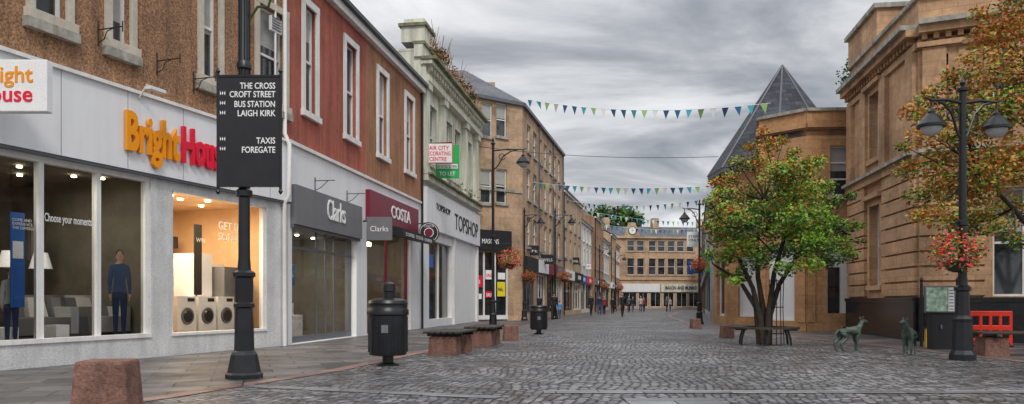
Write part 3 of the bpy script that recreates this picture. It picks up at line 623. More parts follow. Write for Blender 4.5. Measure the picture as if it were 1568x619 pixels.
for k in range(50):
    u=random.uniform(.8,w.L-2); b0=w.pt(u,12.2,random.uniform(-.2,.1)); t=b0+Vector((random.gauss(0,.3),random.gauss(0,.25),random.uniform(.4,1.6)))
    C.tube('weeds',M['weed'],[b0,(b0+t)/2+Vector((random.gauss(0,.08),0,0)),t],[.025,.018,.008],4)
for k in range(14):
    u=random.uniform(1.0,w.L-1); C.leaves('leaves',[M['weed'],M['l4'],M['l2']],w.pt(u,12.4,.1),(.5,.4,.45),70,.14,[3,1,2])
for k in range(5): C.leaves('leaves',[M['l2'],M['l1']],w.pt(2+k*2,11.75,.4),(.5,.2,.15),25,.1)
for k in range(5): C.leaves('leaves',[M['l2'],M['moss']],w.pt(1.5+k*2.2,6.72,.35),(.8,.15,.1),35,.09)
wC=w; C.done((-3,39.5,0))
o=Obj('hanging_decorator_sign'); q=w.pt(.6,0,0); y=q.y
def bd(o,part,mat,x0,x1,z0,z1,y,t=.08): o.hexa(part,mat,[Vector(v) for v in((x0,y,z0),(x1,y,z0),(x1,y+t,z0),(x0,y+t,z0),(x0,y,z1),(x1,y,z1),(x1,y+t,z1),(x0,y+t,z1))])
p0=at(649,249,33.9);p1=at(692,220,33.9)
bd(o,'board',M['wtext'],p0.x,p1.x,p0.z,p1.z,33.9); bd(o,'board_edge',M['redl'],p0.x-.03,p1.x+.03,p0.z-.03,p1.z+.03,33.92,.04); o.tube('bracket',M['iron'],[(q.x,33.94,p1.z),(p1.x,33.94,p1.z+.05)],.03)
mx=(p0.x+p1.x)/2
for i,t in enumerate(('FAIR CITY','DECORATING','CENTRE')): o.text('letters',M['redl'],t,(mx,33.9,p1.z-.27-.24*i),(1,0,0),(0,0,1),.24,.01,'CENTER',width=[.95,1.1,.75][i],bold=.01)
o.done()
o=Obj('green_phone_sign'); p0=at(667,273,34.6);p1=at(703,222,34.6); bd(o,'board',M['green'],p0.x,p1.x,p0.z,p1.z,34.6); bd(o,'panel',M['wtext'],p0.x+.06,p1.x-.06,p0.z+.42,p0.z+.62,34.58,.01)
o.text('letters',M['blackmatte'],'0116 22 22 900',((p0.x+p1.x)/2,34.58,p0.z+.46),(1,0,0),(0,0,1),.16,.01,'CENTER',width=.85); o.text('letters',M['wtext'],'TO LET',((p0.x+p1.x)/2,34.6,p0.z+.12),(1,0,0),(0,0,1),.24,.01,'CENTER',width=.7,bold=.01); o.tube('bracket',M['iron'],[(q.x-.3,34.65,p1.z-.2),(p0.x+.2,34.65,p1.z-.2)],.03); o.done()

# ------------------------------------------------------------------ building D corner
D=Obj('corner_stone_building'); D0=(-2.12,45.5); D1=(.63,47.6); D2=(4.16,64); H=13.2
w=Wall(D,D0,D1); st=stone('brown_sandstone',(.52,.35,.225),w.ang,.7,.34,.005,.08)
rects=[(738,754,158,209),(760,776,158,209),(736,753,259,311),(760,776,259,311)]
ops=[]
for a,b,c,d in rects: ops.append((w.ux(a),w.ux(b),w.zz((a+b)/2,d),w.zz((a+b)/2,c)))
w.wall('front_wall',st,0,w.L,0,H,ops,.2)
for a_ in ops: w.sash(*a_,rd=.15,sw=.06,surround=None,blind=.45)
w.box('bands',M['greysill'],0,w.L,7.7,7.85,.0,.06)
w.box('eaves',M['greyp'],0,w.L,H-.2,H,.0,.18)
w.box('shop_fascia',M['blackmatte'],w.ux(724),w.ux(779),w.zz(750,384),w.zz(750,353),.0,.3)
D.text('letters',M['wtext'],'MASONS',w.pt(w.ux(733),w.zz(750,374),.31),w.U,(0,0,1),.4,.02,width=1.2)
w.box('shopfront',M['shopglass_far'],w.ux(722),w.ux(776),.35,w.zz(750,387),.0,.03); w.box('shop_frames',M['trim'],w.ux(722),w.ux(776),.1,.35,.0,.1)
for px in(722,740,757,775): u=w.ux(px); w.box('shop_frames',M['trim'],u-.05,u+.05,.35,w.zz(750,387),.03,.08)
for a,b,c,d,mm in((724,737,422,440,'redl'),(742,755,414,428,'wtext'),(760,772,432,454,'yellow'),(742,755,446,456,'redl'),(761,772,418,428,'wtext'),(725,736,450,458,'wtext')):
    w.box('sale_posters',M[mm],w.ux(a),w.ux(b),w.zz((a+b)/2,d),w.zz((a+b)/2,c),.085,.1)
for px,py,t,mm in((725,434,'SALE','wtext'),(743,424,'SALE','redl'),(760.5,446,'FINAL','blackmatte'),(743,454,'SALE','wtext')):
    D.text('letters',M[mm],t,w.pt(w.ux(px),w.zz(px,py),.102),w.U,(0,0,1),.28,.004,width=.4,bold=.02)
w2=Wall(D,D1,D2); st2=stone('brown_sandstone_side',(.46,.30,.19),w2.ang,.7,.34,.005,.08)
ops=[]
n=7
for r0,r1 in((4.6,6.5),(7.6,9.5),(10.6,12.3)):
    for k in range(n): u=1+k*(w2.L-2)/n+.5; ops.append((u,u+1.15,r0,r1))
shops=[(.8+k*4.1,.8+k*4.1+3.3,.4,3.0) for k in range(4)]
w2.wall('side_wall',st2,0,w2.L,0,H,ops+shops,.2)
for a_ in ops: w2.sash(*a_,rd=.15,sw=.06)
for k,a_ in enumerate(shops):
    w2.sash(*a_,rd=.12,fw=.08,bars=0,vb=2,sill=False,glass=M['shopglass_far'],frame=M[['greyp','trim','black','trim'][k]])
    w2.box('shop_fascias',M[['blackmatte','white','maroon','greyb'][k]],a_[0]-.3,a_[1]+.3,3.1,3.95,.0,.22)
w2.box('eaves',M['greyp'],0,w2.L,H-.2,H,.0,.2)
for u in(5.5,11.5,16.5): D.tube('downpipe',M['greyp'],[w2.pt(u,4.1,.08),w2.pt(u,H,.08)],.05,6)
for k in range(6):
    u=1.5+k*2.7; D.tube('hanging_brackets',M['iron'],[w2.pt(u,4.4,0),w2.pt(u,4.4,.7)],.02,5)
A_=(-7.5,41.6,H);B_=(D1[0]+.15,D1[1]-.1,H);C_=(D2[0]+.2,D2[1],H);R1=(-3.2,53,H+3.6);R2=(-1.0,65,H+3.6)
D.poly('roof',M['slate'],[A_,B_,R1]); D.poly('roof',M['slate'],[B_,C_,R2,R1]); D.poly('roof',M['slate'],[A_,R1,R2,(-8,66,H)])
D.poly('back_wall',st2,[(-8,66,0),(D2[0],D2[1],0),(D2[0],D2[1],H),(-8,66,H)])
D.box('chimney',st2,(-1.8,60,15.5),(1.0,1.8,2.2)); 
D.done((-.5,52,0))
# ------------------------------------------------------------------ generic terrace
def terrace(name,P0,P1,H,wm,fas,ncol,rows,rise=2.2,chim=True,surround=None,depth=8):
    o=Obj(name); w=Wall(o,P0,P1); n=len(fas); ops=[]
    for r0,r1 in rows:
        for k in range(ncol): c=w.L*(k+.5)/ncol; ops.append((c-.5,c+.5,r0,r1))
    sh=[(w.L*k/n+.35,w.L*(k+1)/n-.35,.4,2.9) for k in range(n)]
    w.wall('walls',wm,0,w.L,0,H,ops+sh,.2)
    for a in ops: w.sash(*a,surround=surround,rd=.15,sw=.12,blind=random.choice([None,.3,.5]))
    for k,a in enumerate(sh):
        w.sash(*a,rd=.12,fw=.08,bars=0,vb=2,sill=False,glass=M['shopglass_far'],frame=random.choice([M['trim'],M['greyp'],M['black']]))
        w.box('shop_fascias',fas[k],a[0]-.2,a[1]+.2,3.0,3.8,.0,.2)
        w.o.text('letters',M['wtext'] if fas[k] not in(M['white'],M['yellow']) else M['blackmatte'],random.choice(['SHOES','BAKERY','OPTICIAN','TRAVEL','MOBILE','FASHION']),w.pt((a[0]+a[1])/2,3.2,.205),w.U,(0,0,1),.5,.01,'CENTER')
    w.box('eaves',M['trim'],0,w.L,H-.15,H,.0,.18); w.box('gutter',M['black'],0,w.L,H,H+.1,.05,.28)
    w.body(wm,H,depth,rise=rise)
    o.tube('downpipe',M['black'],[w.pt(.2,0,.08),w.pt(.2,H,.08)],.05,6)
    if chim:
        w.box('chimney',wm,.1,.9,H+rise-1,H+rise+1.2,-depth/2-.8,-depth/2+.8)
        for k in range(3): o.lathe('chimney_pots',M['gstone'],w.pt(.5,H+rise+1.2,-depth/2-.5+.5*k),[(.14,0),(.12,.5),(.15,.55)],8)
    return o,w
def lerp(a,b,t): return (a[0]+(b[0]-a[0])*t,a[1]+(b[1]-a[1])*t)
E0=(4.16,64.02);E1=(17.0,124)
pc=[surf('buff_render',(.50,.36,.23),.9,.15,1,.2,streak=.3),surf('pale_render',(.68,.66,.6),.85,.1,1,.1,streak=.3),surf('brown_stone',(.36,.22,.14),.9,.2,1,.3,streak=.3),surf('grey_render',(.5,.48,.46),.9,.12,1,.2,streak=.3),surf('rose_render',(.48,.28,.2),.9,.12,1,.2,streak=.3)]
fs_=[M['white'],M['blackmatte'],M['blue'],M['redl'],M['greyb'],M['maroon'],M['green'],M['white']]
ts=[0,.2,.38,.55,.72,.86,1]
for i in range(6):
    a,b=lerp(E0,E1,ts[i]+.0004),lerp(E0,E1,ts[i+1]); off=[0,-.25,.1,-.15,.1,0][i]
    a=(a[0]+off,a[1]);b=(b[0]+off,b[1])
    o,w=terrace('terraced_shop_building',a,b,[10.3,9.2,10.6,9.0,10.4,9.6][i],pc[[0,1,2,3,0,4][i]],[fs_[(i*2)%8],fs_[(i*2+1)%8]],4,[(4.9,6.5),(7.4,8.7)],surround=M['trim'] if i%2 else None)
    o.done((*lerp(a,b,.5),0))
R0=(11.9,47);R1_=(30,124)
for i,(t0,t1) in enumerate(((1,.72),(.715,.4),(.395,0.02))):
    a,b=lerp(R0,R1_,t0),lerp(R0,R1_,t1)
    o,w=terrace('terraced_shop_building',a,b,[9.5,9.0,7.4][i],pc[[2,0,3][i]],[fs_[i],fs_[i+3],fs_[i+4]],5,[(4.9,6.5),(7.1,8.2)] if i<2 else [(4.9,6.5)],rise=1.8)
    o.done((*lerp(a,b,.5),0))
K=Obj('clock_gable_building'); w=Wall(K,(15.5,125),(33,127.5)); ks=stone('buff_sandstone',(.52,.36,.23),w.ang,.8,.35,.006,.1); H=11.6
zA=w.zz(1000,421);zB=w.zz(1000,396);zC=w.zz(1000,385);zD=w.zz(1000,369)
ops=[(w.ux(px)-.6,w.ux(px)+.6,c,d) for px in(966,981,999,1013,1028,1042,1057) for c,d in((zA,zB),(zC,zD))]
shp=[(w.ux(a),w.ux(b),.3,2.6) for a,b in((953,975),(978,992),(996,1012),(1016,1032),(1036,1052),(1055,1070))]
w.wall('walls',ks,0,w.L,0,H,ops+shp,.2)
for a in ops: w.sash(*a,rd=.16,surround=ks,sw=.15)
for a in shp: w.sash(*a,rd=.14,bars=0,vb=1,sill=False,glass=M['shopglass_far'])
w.box('shop_fascia',M['white'],w.ux(952),w.ux(1010),2.7,4.0,.0,.15); w.box('shop_fascia',M['cream'],w.ux(1012),w.ux(1072),2.7,4.0,.0,.15)
K.text('letters',M['blackmatte'],'MASON AND MUNRO',w.pt(w.ux(1018),3.1,.16),w.U,(0,0,1),.75,.02,width=w.ux(1066)-w.ux(1018),bold=.02)
w.box('cornice',ks,0,w.L,H-.3,H,.0,.35); w.box('cornice',ks,0,w.L,4.6,4.8,.0,.15)
w.body(ks,H,9,rise=2.0)
g0,g1=w.ux(956),w.ux(979); gm=(g0+g1)/2
K.hexa('gable',ks,[w.pt(g0,H+.001,.25),w.pt(g1,H+.001,.25),w.pt(g1,H+.001,-.3),w.pt(g0,H+.001,-.3),w.pt(gm-.5,H+2.2,.25),w.pt(gm+.5,H+2.2,.25),w.pt(gm+.5,H+2.2,-.3),w.pt(gm-.5,H+2.2,-.3)])
K.tube('clock_face',M['wtext'],[w.pt(gm,H+.9,.25),w.pt(gm,H+.9,.32)],.55,24); K.tube('clock_rim',M['black'],[w.pt(gm,H+.9,.25),w.pt(gm,H+.9,.30)],.65,24)
w.box('clock_hands',M['black'],gm-.03,gm+.03,H+.9,H+1.3,.325,.33); w.box('clock_hands',M['black'],gm,gm+.3,H+.87,H+.93,.325,.331)
for u in(.6,9,17): w.box('chimneys',ks,u-.5,u+.5,H+1.2,H+3.4,-5.2,-3.8)
K.done((24,126,0))
o=Obj('distant_trees')
for k in range(14): o.leaves('leaves',[M['l2'],M['l1']],(13+random.uniform(0,9),140+random.uniform(-3,3),14.5+random.uniform(-2,2.5)),(2,2,1.7),220,.7)
for k in range(4): o.tube('trunks',M['bark'],[(14+2.3*k,140,0),(14+2.3*k,140,14)],[.3,.15],6)
o.done((17,140,0))

# ------------------------------------------------------------------ right: spire building
G=Obj('sandstone_building_with_slate_spire'); H=8.55
GA=(12.0,37.6);GB=(9.95,31.5);GC=(11.28,30);GD=(13.6,29.9)
w1=Wall(G,GA,GB);w2=Wall(G,GB,GC);w3=Wall(G,GC,GD)
sg=[stone('sandstone_a',(.54,.30,.145),w.ang,.75,.35,.006,.1) for w in(w1,w2,w3)]
zt=H-.75
w1.wall('street_wall',sg[0],0,w1.L,0,zt,[(1.5,2.7,4.5,6.3),(1.2,3.2,.5,3.4)],.3); w1.sash(1.5,2.7,4.5,6.3,rd=.2); w1.sash(1.2,3.2,.5,3.4,rd=.25,bars=0,vb=1,sill=False,glass=M['shopglass_far'])
o2=[(.45,1.3,4.5,6.3),(.35,1.5,.4,3.4)]
w2.wall('canted_wall',sg[1],0,w2.L,0,zt,o2,.3)
w2.sash(*o2[0],rd=.2); w2.sash(*o2[1],rd=.2,bars=0,fw=.1,frame=M['white'],glass=M['white'],sill=False)
x0,x1=w3.ux(1271),w3.ux(1304); o3=[(x0,x1,w3.zz(1288,299),w3.zz(1288,223)),(w3.ux(1266),w3.ux(1303),w3.zz(1285,480),w3.zz(1285,373))]
w3.wall('end_wall',sg[2],0,w3.L,0,zt,o3,.3)
w3.sash(*o3[0],rd=.2,bars=2,vb=0,blind=.5); 
a=o3[1]; w3.quad('shop_panel',M['white'],a[0],a[1],a[2],a[3],-.25); w3.box('shop_door',M['shopglass_far'],a[0]+.12,a[0]+.55,a[2],a[3]-.9,-.24,-.2)
for w,s_ in((w1,sg[0]),(w2,sg[1]),(w3,sg[2])):
    w.box('cornice',s_,0,w.L,zt,zt+.18,-.3,.14); w.box('parapet',s_,0,w.L,zt+.18,H-.12,-.3,.03); w.box('parapet_cap',M['greysill'],0,w.L,H-.12,H,-.35,.12); w.box('band',s_,0,w.L,3.75,3.95,.0,.07); w.box('plinth',s_,0,w.L,0,.35,.0,.06)
    w.box('piers',s_,0.02,.3,.352,3.748,.0,.09); w.box('piers',s_,w.L-.3,w.L-.02,.352,3.748,.0,.091)
G.prism('flat_roof',M['slate'],[GA,GB,GC,GD,(19,30.5),(19,45.5),(13,45.5)],zt-.3,zt-.05)
ap=Vector(at(1198,100,41)); zb=8.0
M['spire']=stone('spire_slate',(.055,.06,.075),.0,.5,.24,.015,.35,.8,.2,.85)
cnt=8; rot=math.pi/8
def oct_(r): return [Vector((ap.x+r*math.cos(2*math.pi*k/cnt+rot),41+r*math.sin(2*math.pi*k/cnt+rot),0)) for k in range(cnt)]
sv=[v+Vector((0,0,zb-.1)) for v in oct_(3.85)]
for k in range(cnt): G.poly('spire_roof',M['spire'],[sv[k],sv[(k+1)%cnt],ap])
for k in range(cnt): G.tube('spire_hips',M['greyp'],[sv[k],ap],[.05,.05],5)
G.prism('spire_eaves',M['greyp'],[(v.x,v.y) for v in oct_(3.83)],zb-.32,zb-.11)
dv=oct_(3.5)
for k in range(3,8):
    w=Wall(G,dv[k],dv[(k+1)%cnt]); s_=stone('tower_sandstone',(.54,.30,.145),w.ang,.75,.35,.006,.1); m_=w.L/2
    ops=[(m_-.5,m_+.5,4.6,6.5),(m_-.75,m_+.75,.4,3.4)]
    w.wall('tower_walls',s_,0,w.L,0,zb-.3,ops,.3); w.sash(*ops[0],rd=.22); w.sash(*ops[1],rd=.22,bars=0,fw=.12,frame=M['white'],glass=M['white'] if k==4 else M['shopglass_far'],sill=False)
    w.box('tower_bands',s_,0,w.L,3.75,3.95,.0,.07); w.box('tower_bands',s_,0,w.L,0,.35,.0,.06)
G.done((12.5,36,0))
# ------------------------------------------------------------------ right: bank
F=Obj('sandstone_bank_building'); FA=(12.75,29.6);FB=(11.72,22.6);FC=(18.5,19.3); H=9.0
w1=Wall(F,FA,FB);w2=Wall(F,FB,FC)
sf=[stone('bank_sandstone',(.53,.325,.185),w.ang,.8,.38,.006,.12) for w in(w1,w2)]
def course(w,s_,u0,u1):
    z=1.3
    while z<5.1: w.box('rusticated_courses',s_,u0,u1,z+.03,z+.40,.0,.11); z+=.43
o1=[(2.6,3.7,1.7,4.4),(2.6,3.7,6.0,8.2)]
w1.wall('street_wall',sf[0],0,w1.L,1.25,H,o1,.35)
for a in o1: w1.sash(*a,rd=.28,surround=sf[0],sw=.2)
course(w1,sf[0],.05,2.2); course(w1,sf[0],4.1,w1.L-.02)
o2=[(w2.ux(1520),w2.ux(1520)+1.5,1.3,4.3),(w2.ux(1425),w2.ux(1452),6.0,8.2),(w2.ux(1520),w2.ux(1520)+1.3,6.0,8.2)]
w2.wall('front_wall',sf[1],0,w2.L,1.25,H,o2,.35)
for a in o2: w2.sash(*a,rd=.28,surround=sf[1],sw=.2,vb=1,blind=.4)
for w_,oo in((w1,o1),(w2,o2)):
    for a in oo: w_.box('window_hoods',sf[0],a[0]-.35,a[1]+.35,a[3]+.22,a[3]+.36,.0,.22)
course(w2,sf[1],.02,w2.ux(1508)); course(w2,sf[1],o2[0][1]+.25,w2.L)
for w,s_ in((w1,sf[0]),(w2,sf[1])):
    w.box('granite_plinth',M['gran'],0,w.L,0,1.15,-.05,.14); w.box('granite_plinth',M['gran'],0,w.L,1.152,1.27,-.05,.18)
    w.box('string_course',s_,0,w.L,5.15,5.4,.0,.18); w.box('string_course',M['greysill'],0,w.L,5.4,5.5,.0,.3)
    w.box('frieze',s_,0,w.L,H-.6,H-.4,.0,.1); w.box('cornice',s_,0,w.L,H-.2,H,.0,.35); w.box('cornice',M['greysill'],0,w.L,H+.0,H+.14,-.1,.5)
    for q_ in range(int(w.L/.3)): w.box('dentils',s_,.08+q_*.3,.22+q_*.3,H-.36,H-.202,.0,.2)
    w.box('parapet',s_,0,w.L,H+.14,H+.85,-.4,.0); w.box('parapet_cap',M['greysill'],0,w.L,H+.85,H+.97,-.45,.1)
for u in(.35,2.1,4.2,w1.L-.4): w1.box('pilasters',sf[0],u-.3,u+.3,5.5,H-.6,.0,.14)
for u in(.4,2.6,4.4,7): w2.box('pilasters',sf[1],u-.3,u+.3,5.5,H-.6,.0,.14)
w1.box('corner_block',sf[0],.2,3.6,H+.97,H+1.9,-1.2,.1); w1.box('corner_block',M['greysill'],.1,3.7,H+1.9,H+2.05,-1.3,.22)
w2.box('attic',sf[1],1.6,w2.L,H+.97,H+3.4,-3,-.1); w2.box('attic_cap',M['greysill'],1.5,w2.L,H+3.4,H+3.6,-3.1,.1)
w2.box('chimney',sf[1],.3,1.4,H+.4,H+2.6,-2.6,-1.4)
F.prism('flat_roof',M['slate'],[FA,FB,FC,(21,30)],H-.3,H-.05)
F.poly('back_wall',sf[0],[(FA[0],FA[1],0),(21,30,0),(21,30,H),(FA[0],FA[1],H)])
F.leaves('leaves',[M['l1'],M['l2']],w1.pt(.1,H+.6,.2),(.35,.3,.5),90,.12)
F.leaves('leaves',[M['l1'],M['l2']],w1.pt(.1,H+1.1,.0),(.2,.2,.5),40,.12)
F.done((14,25,0))

# ------------------------------------------------------------------ street furniture
def lantern(o,c):
    o.lathe('lantern_hood',M['black'],c,[(.015,.36),(.03,.3),(.07,.26),(.07,.22),(.13,.18),(.2,.08),(.27,0),(.27,-.05),(.05,-.03)],18)
    o.lathe('lantern_glass',M['lampglass'],c,[(.2,-.052),(.19,-.1),(.12,-.19),(.02,-.22)],16)
def post(o,b,H,r=.055,base_h=1.0,br=.17):
    o.lathe('column_base',M['black'],b,[(br*1.25,0),(br*1.25,.12),(br,.2),(br*.9,base_h*.55),(br*.95,base_h*.6),(br*.7,base_h*.65),(br*.62,base_h),(br*.8,base_h+.02),(br*.8,base_h+.08),(br*.5,base_h+.12)],8,False,.39)
    o.lathe('column_shaft',M['black'],b,[(br*.5,base_h+.1),(r*1.15,base_h+.3),(r,H*.5),(r*1.4,H*.5+.02),(r*1.4,H*.5+.1),(r,H*.5+.12),(r*.9,H),(r*1.6,H+.02),(r*1.6,H+.07),(r*.5,H+.12),(r*.8,H+.18),(.004,H+.3)],14)
def basket(o,c,rx=.4,rz=.33,n=1500,ls=.06):
    o.lathe('basket_bowl',M['timber'],Vector(c)-Vector((0,0,rz*.9)),[(.02,0),(.15,.04),(.24,.2)],10)
    for sgn in range(n):
        d=Vector((random.gauss(0,1),random.gauss(0,1),random.gauss(0,1))).normalized()*random.uniform(.45,1.0)*random.uniform(.85,1.12)
        p=Vector(c)+Vector((d.x*rx,d.y*rx,d.z*rz)); t=random.random()
        m=M['fr'] if t<.27 else M['fo'] if t<.4 else M['fp'] if t<.5 else M['l1'] if t<.72 else M['l3'] if t<.85 else M['l2']
        o.leafquad('flowers' ,m,p,ls)
def street_lamp(b,H,arms,baskets=(),br=.17,r=.055,bh=1.0):
    o=Obj('street_lamp'); post(o,b,H,r,bh,br); b=Vector(b)
    for ang,L in arms:
        d=Vector((math.cos(ang),math.sin(ang),0)); z=H-.22
        P=lambda a,h: b+d*a+Vector((0,0,h))
        o.tube('arm',M['black'],[P(0,z),P(L*.5,z+.06),P(L,z+.04),P(L+.14,z+.1)],[.035,.032,.028,.014],8)
        o.tube('arm_brace',M['black'],[P(0,z-.75),P(L*.15,z-.6),P(L*.35,z-.2),P(L*.6,z-.02),P(L*.8,z+.02)],[.026]*5,7)
        pts=[P(L*.3+.12*math.cos(t),z-.24+.12*math.sin(t)) for t in [i*.6 for i in range(11)]]
        o.tube('scroll',M['black'],pts,.016,6)
        o.tube('hanger',M['black'],[P(L,z+.04),P(L,z-.1)],.02,6); lantern(o,P(L,z-.44))
    for ang,L,z,rx in baskets:
        d=Vector((math.cos(ang),math.sin(ang),0))
        o.tube('basket_arm',M['black'],[b+Vector((0,0,z+.55)),b+d*L+Vector((0,0,z+.6))],.016,6); 
        for t in(0,2.1,4.2): o.tube('basket_chain',M['black'],[b+d*L+Vector((0,0,z+.6)),b+d*L+Vector((.25*math.cos(t),.25*math.sin(t),z))],.006,4)
        basket(o,b+d*L+Vector((0,0,z)),rx,rx*.8)
    o.done(b)
street_lamp(gp(755,508),7.15,[(0,1.15)],[(-.1,.66,2.78,.55)],br=.16,bh=1.1)
street_lamp(gp(803,491),6.6,[(.0,1.0)],[(0.1,.25,2.7,.5)])
street_lamp(gp(850,489),7.0,[(0.1,1.1)],[(.3,.6,2.8,.5)])
street_lamp(gp(918,479),6.8,[(0.1,1.1)],[(.3,.6,2.8,.5)])
street_lamp(gp(942,477),6.8,[(0.1,1.1)],[(.3,.6,2.8,.5)])
b=gp(1474,552); street_lamp(b,5.25,[(.12,.72),(math.pi+.12,.66)],[(math.pi+.3,.16,2.12,.56)],br=.19,r=.07,bh=1.35)
street_lamp(gp(1071,497),6.0,[(math.pi,.75)],[(math.pi,.0,3.0,.5)])
o=Obj('direction_sign_post'); b=gp(374,580)
o.lathe('column_base',M['black'],b,[(.27,0),(.27,.07),(.24,.10),(.22,.2),(.19,.36),(.165,.4),(.145,.42),(.135,.75),(.12,1.05),(.15,1.07),(.15,1.12),(.12,1.14),(.13,1.5),(.16,1.53),(.16,1.58),(.10,1.62)],8,False,.39)
o.lathe('column_shaft',M['black'],b,[(.10,1.6),(.085,1.8),(.082,2.7),(.12,2.72),(.12,2.8),(.08,2.84),(.08,4.6),(.11,4.62),(.11,4.7),(.082,4.74),(.078,6.6),(.12,6.62),(.06,6.8)],16)
for k in range(10):
    t=2*math.pi*k/10; q=b+Vector((.08*math.cos(t),.08*math.sin(t),0)); o.tube('flutes',M['black'],[q+Vector((0,0,2.85)),q+Vector((0,0,6.55))],.013,5)
y=b.y-.14; xa=at(334,0,y).x; xb=at(428,0,y).x; za=at(0,283,y).z; zb_=at(0,118,y).z
bd(o,'sign_board',M['blackmatte'],xa,xb,za,zb_,y,.05)
for x in(xa-.01,xb+.01):
    o.tube('board_rails',M['black'],[(x,y+.02,za-.08),(x,y+.02,zb_+.06)],.022,8); o.lathe('rail_finials',M['black'],(x,y+.02,zb_+.06),[(.022,0),(.035,.03),(.01,.08)],8); o.lathe('rail_finials',M['black'],(x,y+.02,za-.14),[(.01,0),(.035,.04),(.022,.07)],8)
bd(o,'board_rails',M['black'],xa,xb,za-.03,za-.001,y-.01,.07); bd(o,'board_rails',M['black'],xa,xb,zb_+.001,zb_+.03,y-.01,.07)
for py,t,wd in((136,'THE CROSS',54),(149,'CROFT STREET',70),(164,'BUS STATION',62),(178,'LAIGH KIRK',58),(220,'TAXIS',29),(234,'FOREGATE',51)):
    o.text('letters',M['wtext'],t,(xb-.06,y,at(0,py,y).z),(1,0,0),(0,0,1),.128,.004,'RIGHT',width=wd*y/FP,bold=.012)
for py in(143,158,173,213,228):
    c=at(341,py,y)
    for sx in(-.028,0,.028): o.poly('fleur_symbols',M['wtext'],[Vector((c.x+sx-.01,y-.004,c.z)),Vector((c.x+sx*1.3,y-.004,c.z-.03)),Vector((c.x+sx+.01,y-.004,c.z)),Vector((c.x+sx*1.4,y-.004,c.z+.035))])
o.tube('scrollwork',surf('green_iron',(.05,.08,.02),.6),[b+Vector((.07,0,5.35)),b+Vector((.2,0,5.55)),b+Vector((.36,0,5.55)),b+Vector((.42,0,5.75)),b+Vector((.6,0,5.85))],.02,6)
o.done(b)
def bin_(b,s=1.0):
    o=Obj('litter_bin'); b=Vector(b)
    o.lathe('foot',M['black'],b,[(.2*s,0),(.2*s,.03),(.1*s,.06),(.1*s,.2*s)],16)
    o.lathe('body',M['black'],b,[(.30*s,.19*s),(.33*s,.2*s),(.345*s,.3*s),(.35*s,.9*s),(.375*s,.92*s),(.375*s,1.0*s),(.35*s,1.03*s),(.35*s,1.1*s),(.36*s,1.12*s),(.34*s,1.17*s),(.26*s,1.2*s),(.1*s,1.22*s)],28)
    for k in range(16):
        t=2*math.pi*k/16; q=b+Vector((.347*s*math.cos(t),.347*s*math.sin(t),0)); o.tube('ribs',M['black'],[q+Vector((0,0,.25*s)),q+Vector((0,0,.88*s))],.012*s,5)
    o.lathe('ashtray_hood',M['black'],b+Vector((.02,0,1.21*s)),[(.1*s,0),(.1*s,.12*s),(.12*s,.13*s),(.11*s,.26*s),(.02,.3*s)],12)
    o.box('badge',M['greyb'],b+Vector((0,-.36*s,.6*s)),(.12*s,.01,.14*s)); o.done(b)
bin_(gp(594,560),1.0); bin_(gp(825,512),.86)
def block(px,py,w,h,rot=.15,name='stone_bollard',d=None):
    o=Obj(name); b=gp(px,py); b.z=-.02; o.box('block',M['gstone'],b,(w,d or w,h+.02),rot,.86); o.done(b,bevel=.03)
block(165,630,.58,.54,.1,d=.5); block(782,522,.44,.46); block(1113,518,.38,.42); block(1065,503,.42,.42)
def bench(b,rot,L=1.9,name='stone_and_timber_bench'):
    o=Obj(name); R=Matrix.Rotation(rot,3,'Z'); b=Vector(b)
    for s in(-1,1): o.box('support_block',M['gstone'],b+R@Vector((0,s*(L/2-.28),-.02)),(.62,.48,.42),rot,.93)
    for k in range(6): o.box('seat_slats',M['timber'],b+R@Vector((-.34+k*.136,0,.47)),(.11,L+.12,.05),rot)
    for s in(-1,1): o.box('seat_frame',M['black'],b+R@Vector((0,s*(L/2-.28),.402)),(.78,.08,.066),rot)
    o.done(b,bevel=.012)
q=gp(682,545); bench(q+Vector((.06,.75,0)),-.18,1.6); q=gp(738,532); bench(q+Vector((.04,.85,0)),-.12,1.7)
bench((11.0,16.4,0),math.radians(78),2.3)
tb=gp(1171,528); tb.z=0
o=Obj('circular_tree_bench'); 
for rr_,w_ in((.62,.08),(.73,.08),(.84,.08)):
    vs=[];fs=[];n=28
    for k in range(n):
        t=2*math.pi*k/n
        for (r_,z_) in((rr_-w_/2,.43),(rr_+w_/2,.43),(rr_+w_/2,.48),(rr_-w_/2,.48)): vs.append(tb+Vector((r_*math.cos(t),r_*math.sin(t),z_)))
    for k in range(n):
        a,b2=k*4,((k+1)%n)*4
        for i in range(4): fs.append((a+i,a+(i+1)%4,b2+(i+1)%4,b2+i))
    o.raw('seat_ring',M['timber'],vs,fs)
for k in range(6):
    t=2*math.pi*k/6+.3; e=Vector((math.cos(t),math.sin(t),0)); o.tube('legs',M['black'],[tb+e*.72,tb+e*.7+Vector((0,0,.2)),tb+e*.62+Vector((0,0,.43))],.03,6); o.tube('legs',M['black'],[tb+e*.55+Vector((0,0,.41)),tb+e*.9+Vector((0,0,.41))],.02,6)
o.done(tb)
o=Obj('tree_guard')
gb=tb+Vector((.28,-.1,0))
for k in range(10):
    t=2*math.pi*k/10; e=Vector((math.cos(t),math.sin(t),0)); o.tube('bars',M['black'],[gb+e*.2,gb+e*.17+Vector((0,0,1.0)),gb+e*.19+Vector((0,0,1.75))],.011,5)
for z in(.3,1.0,1.7):
    o.tube('hoops',M['black'],[gb+Vector((.185*math.cos(i*.4),.185*math.sin(i*.4),z)) for i in range(17)],.011,5)
o.done(tb)

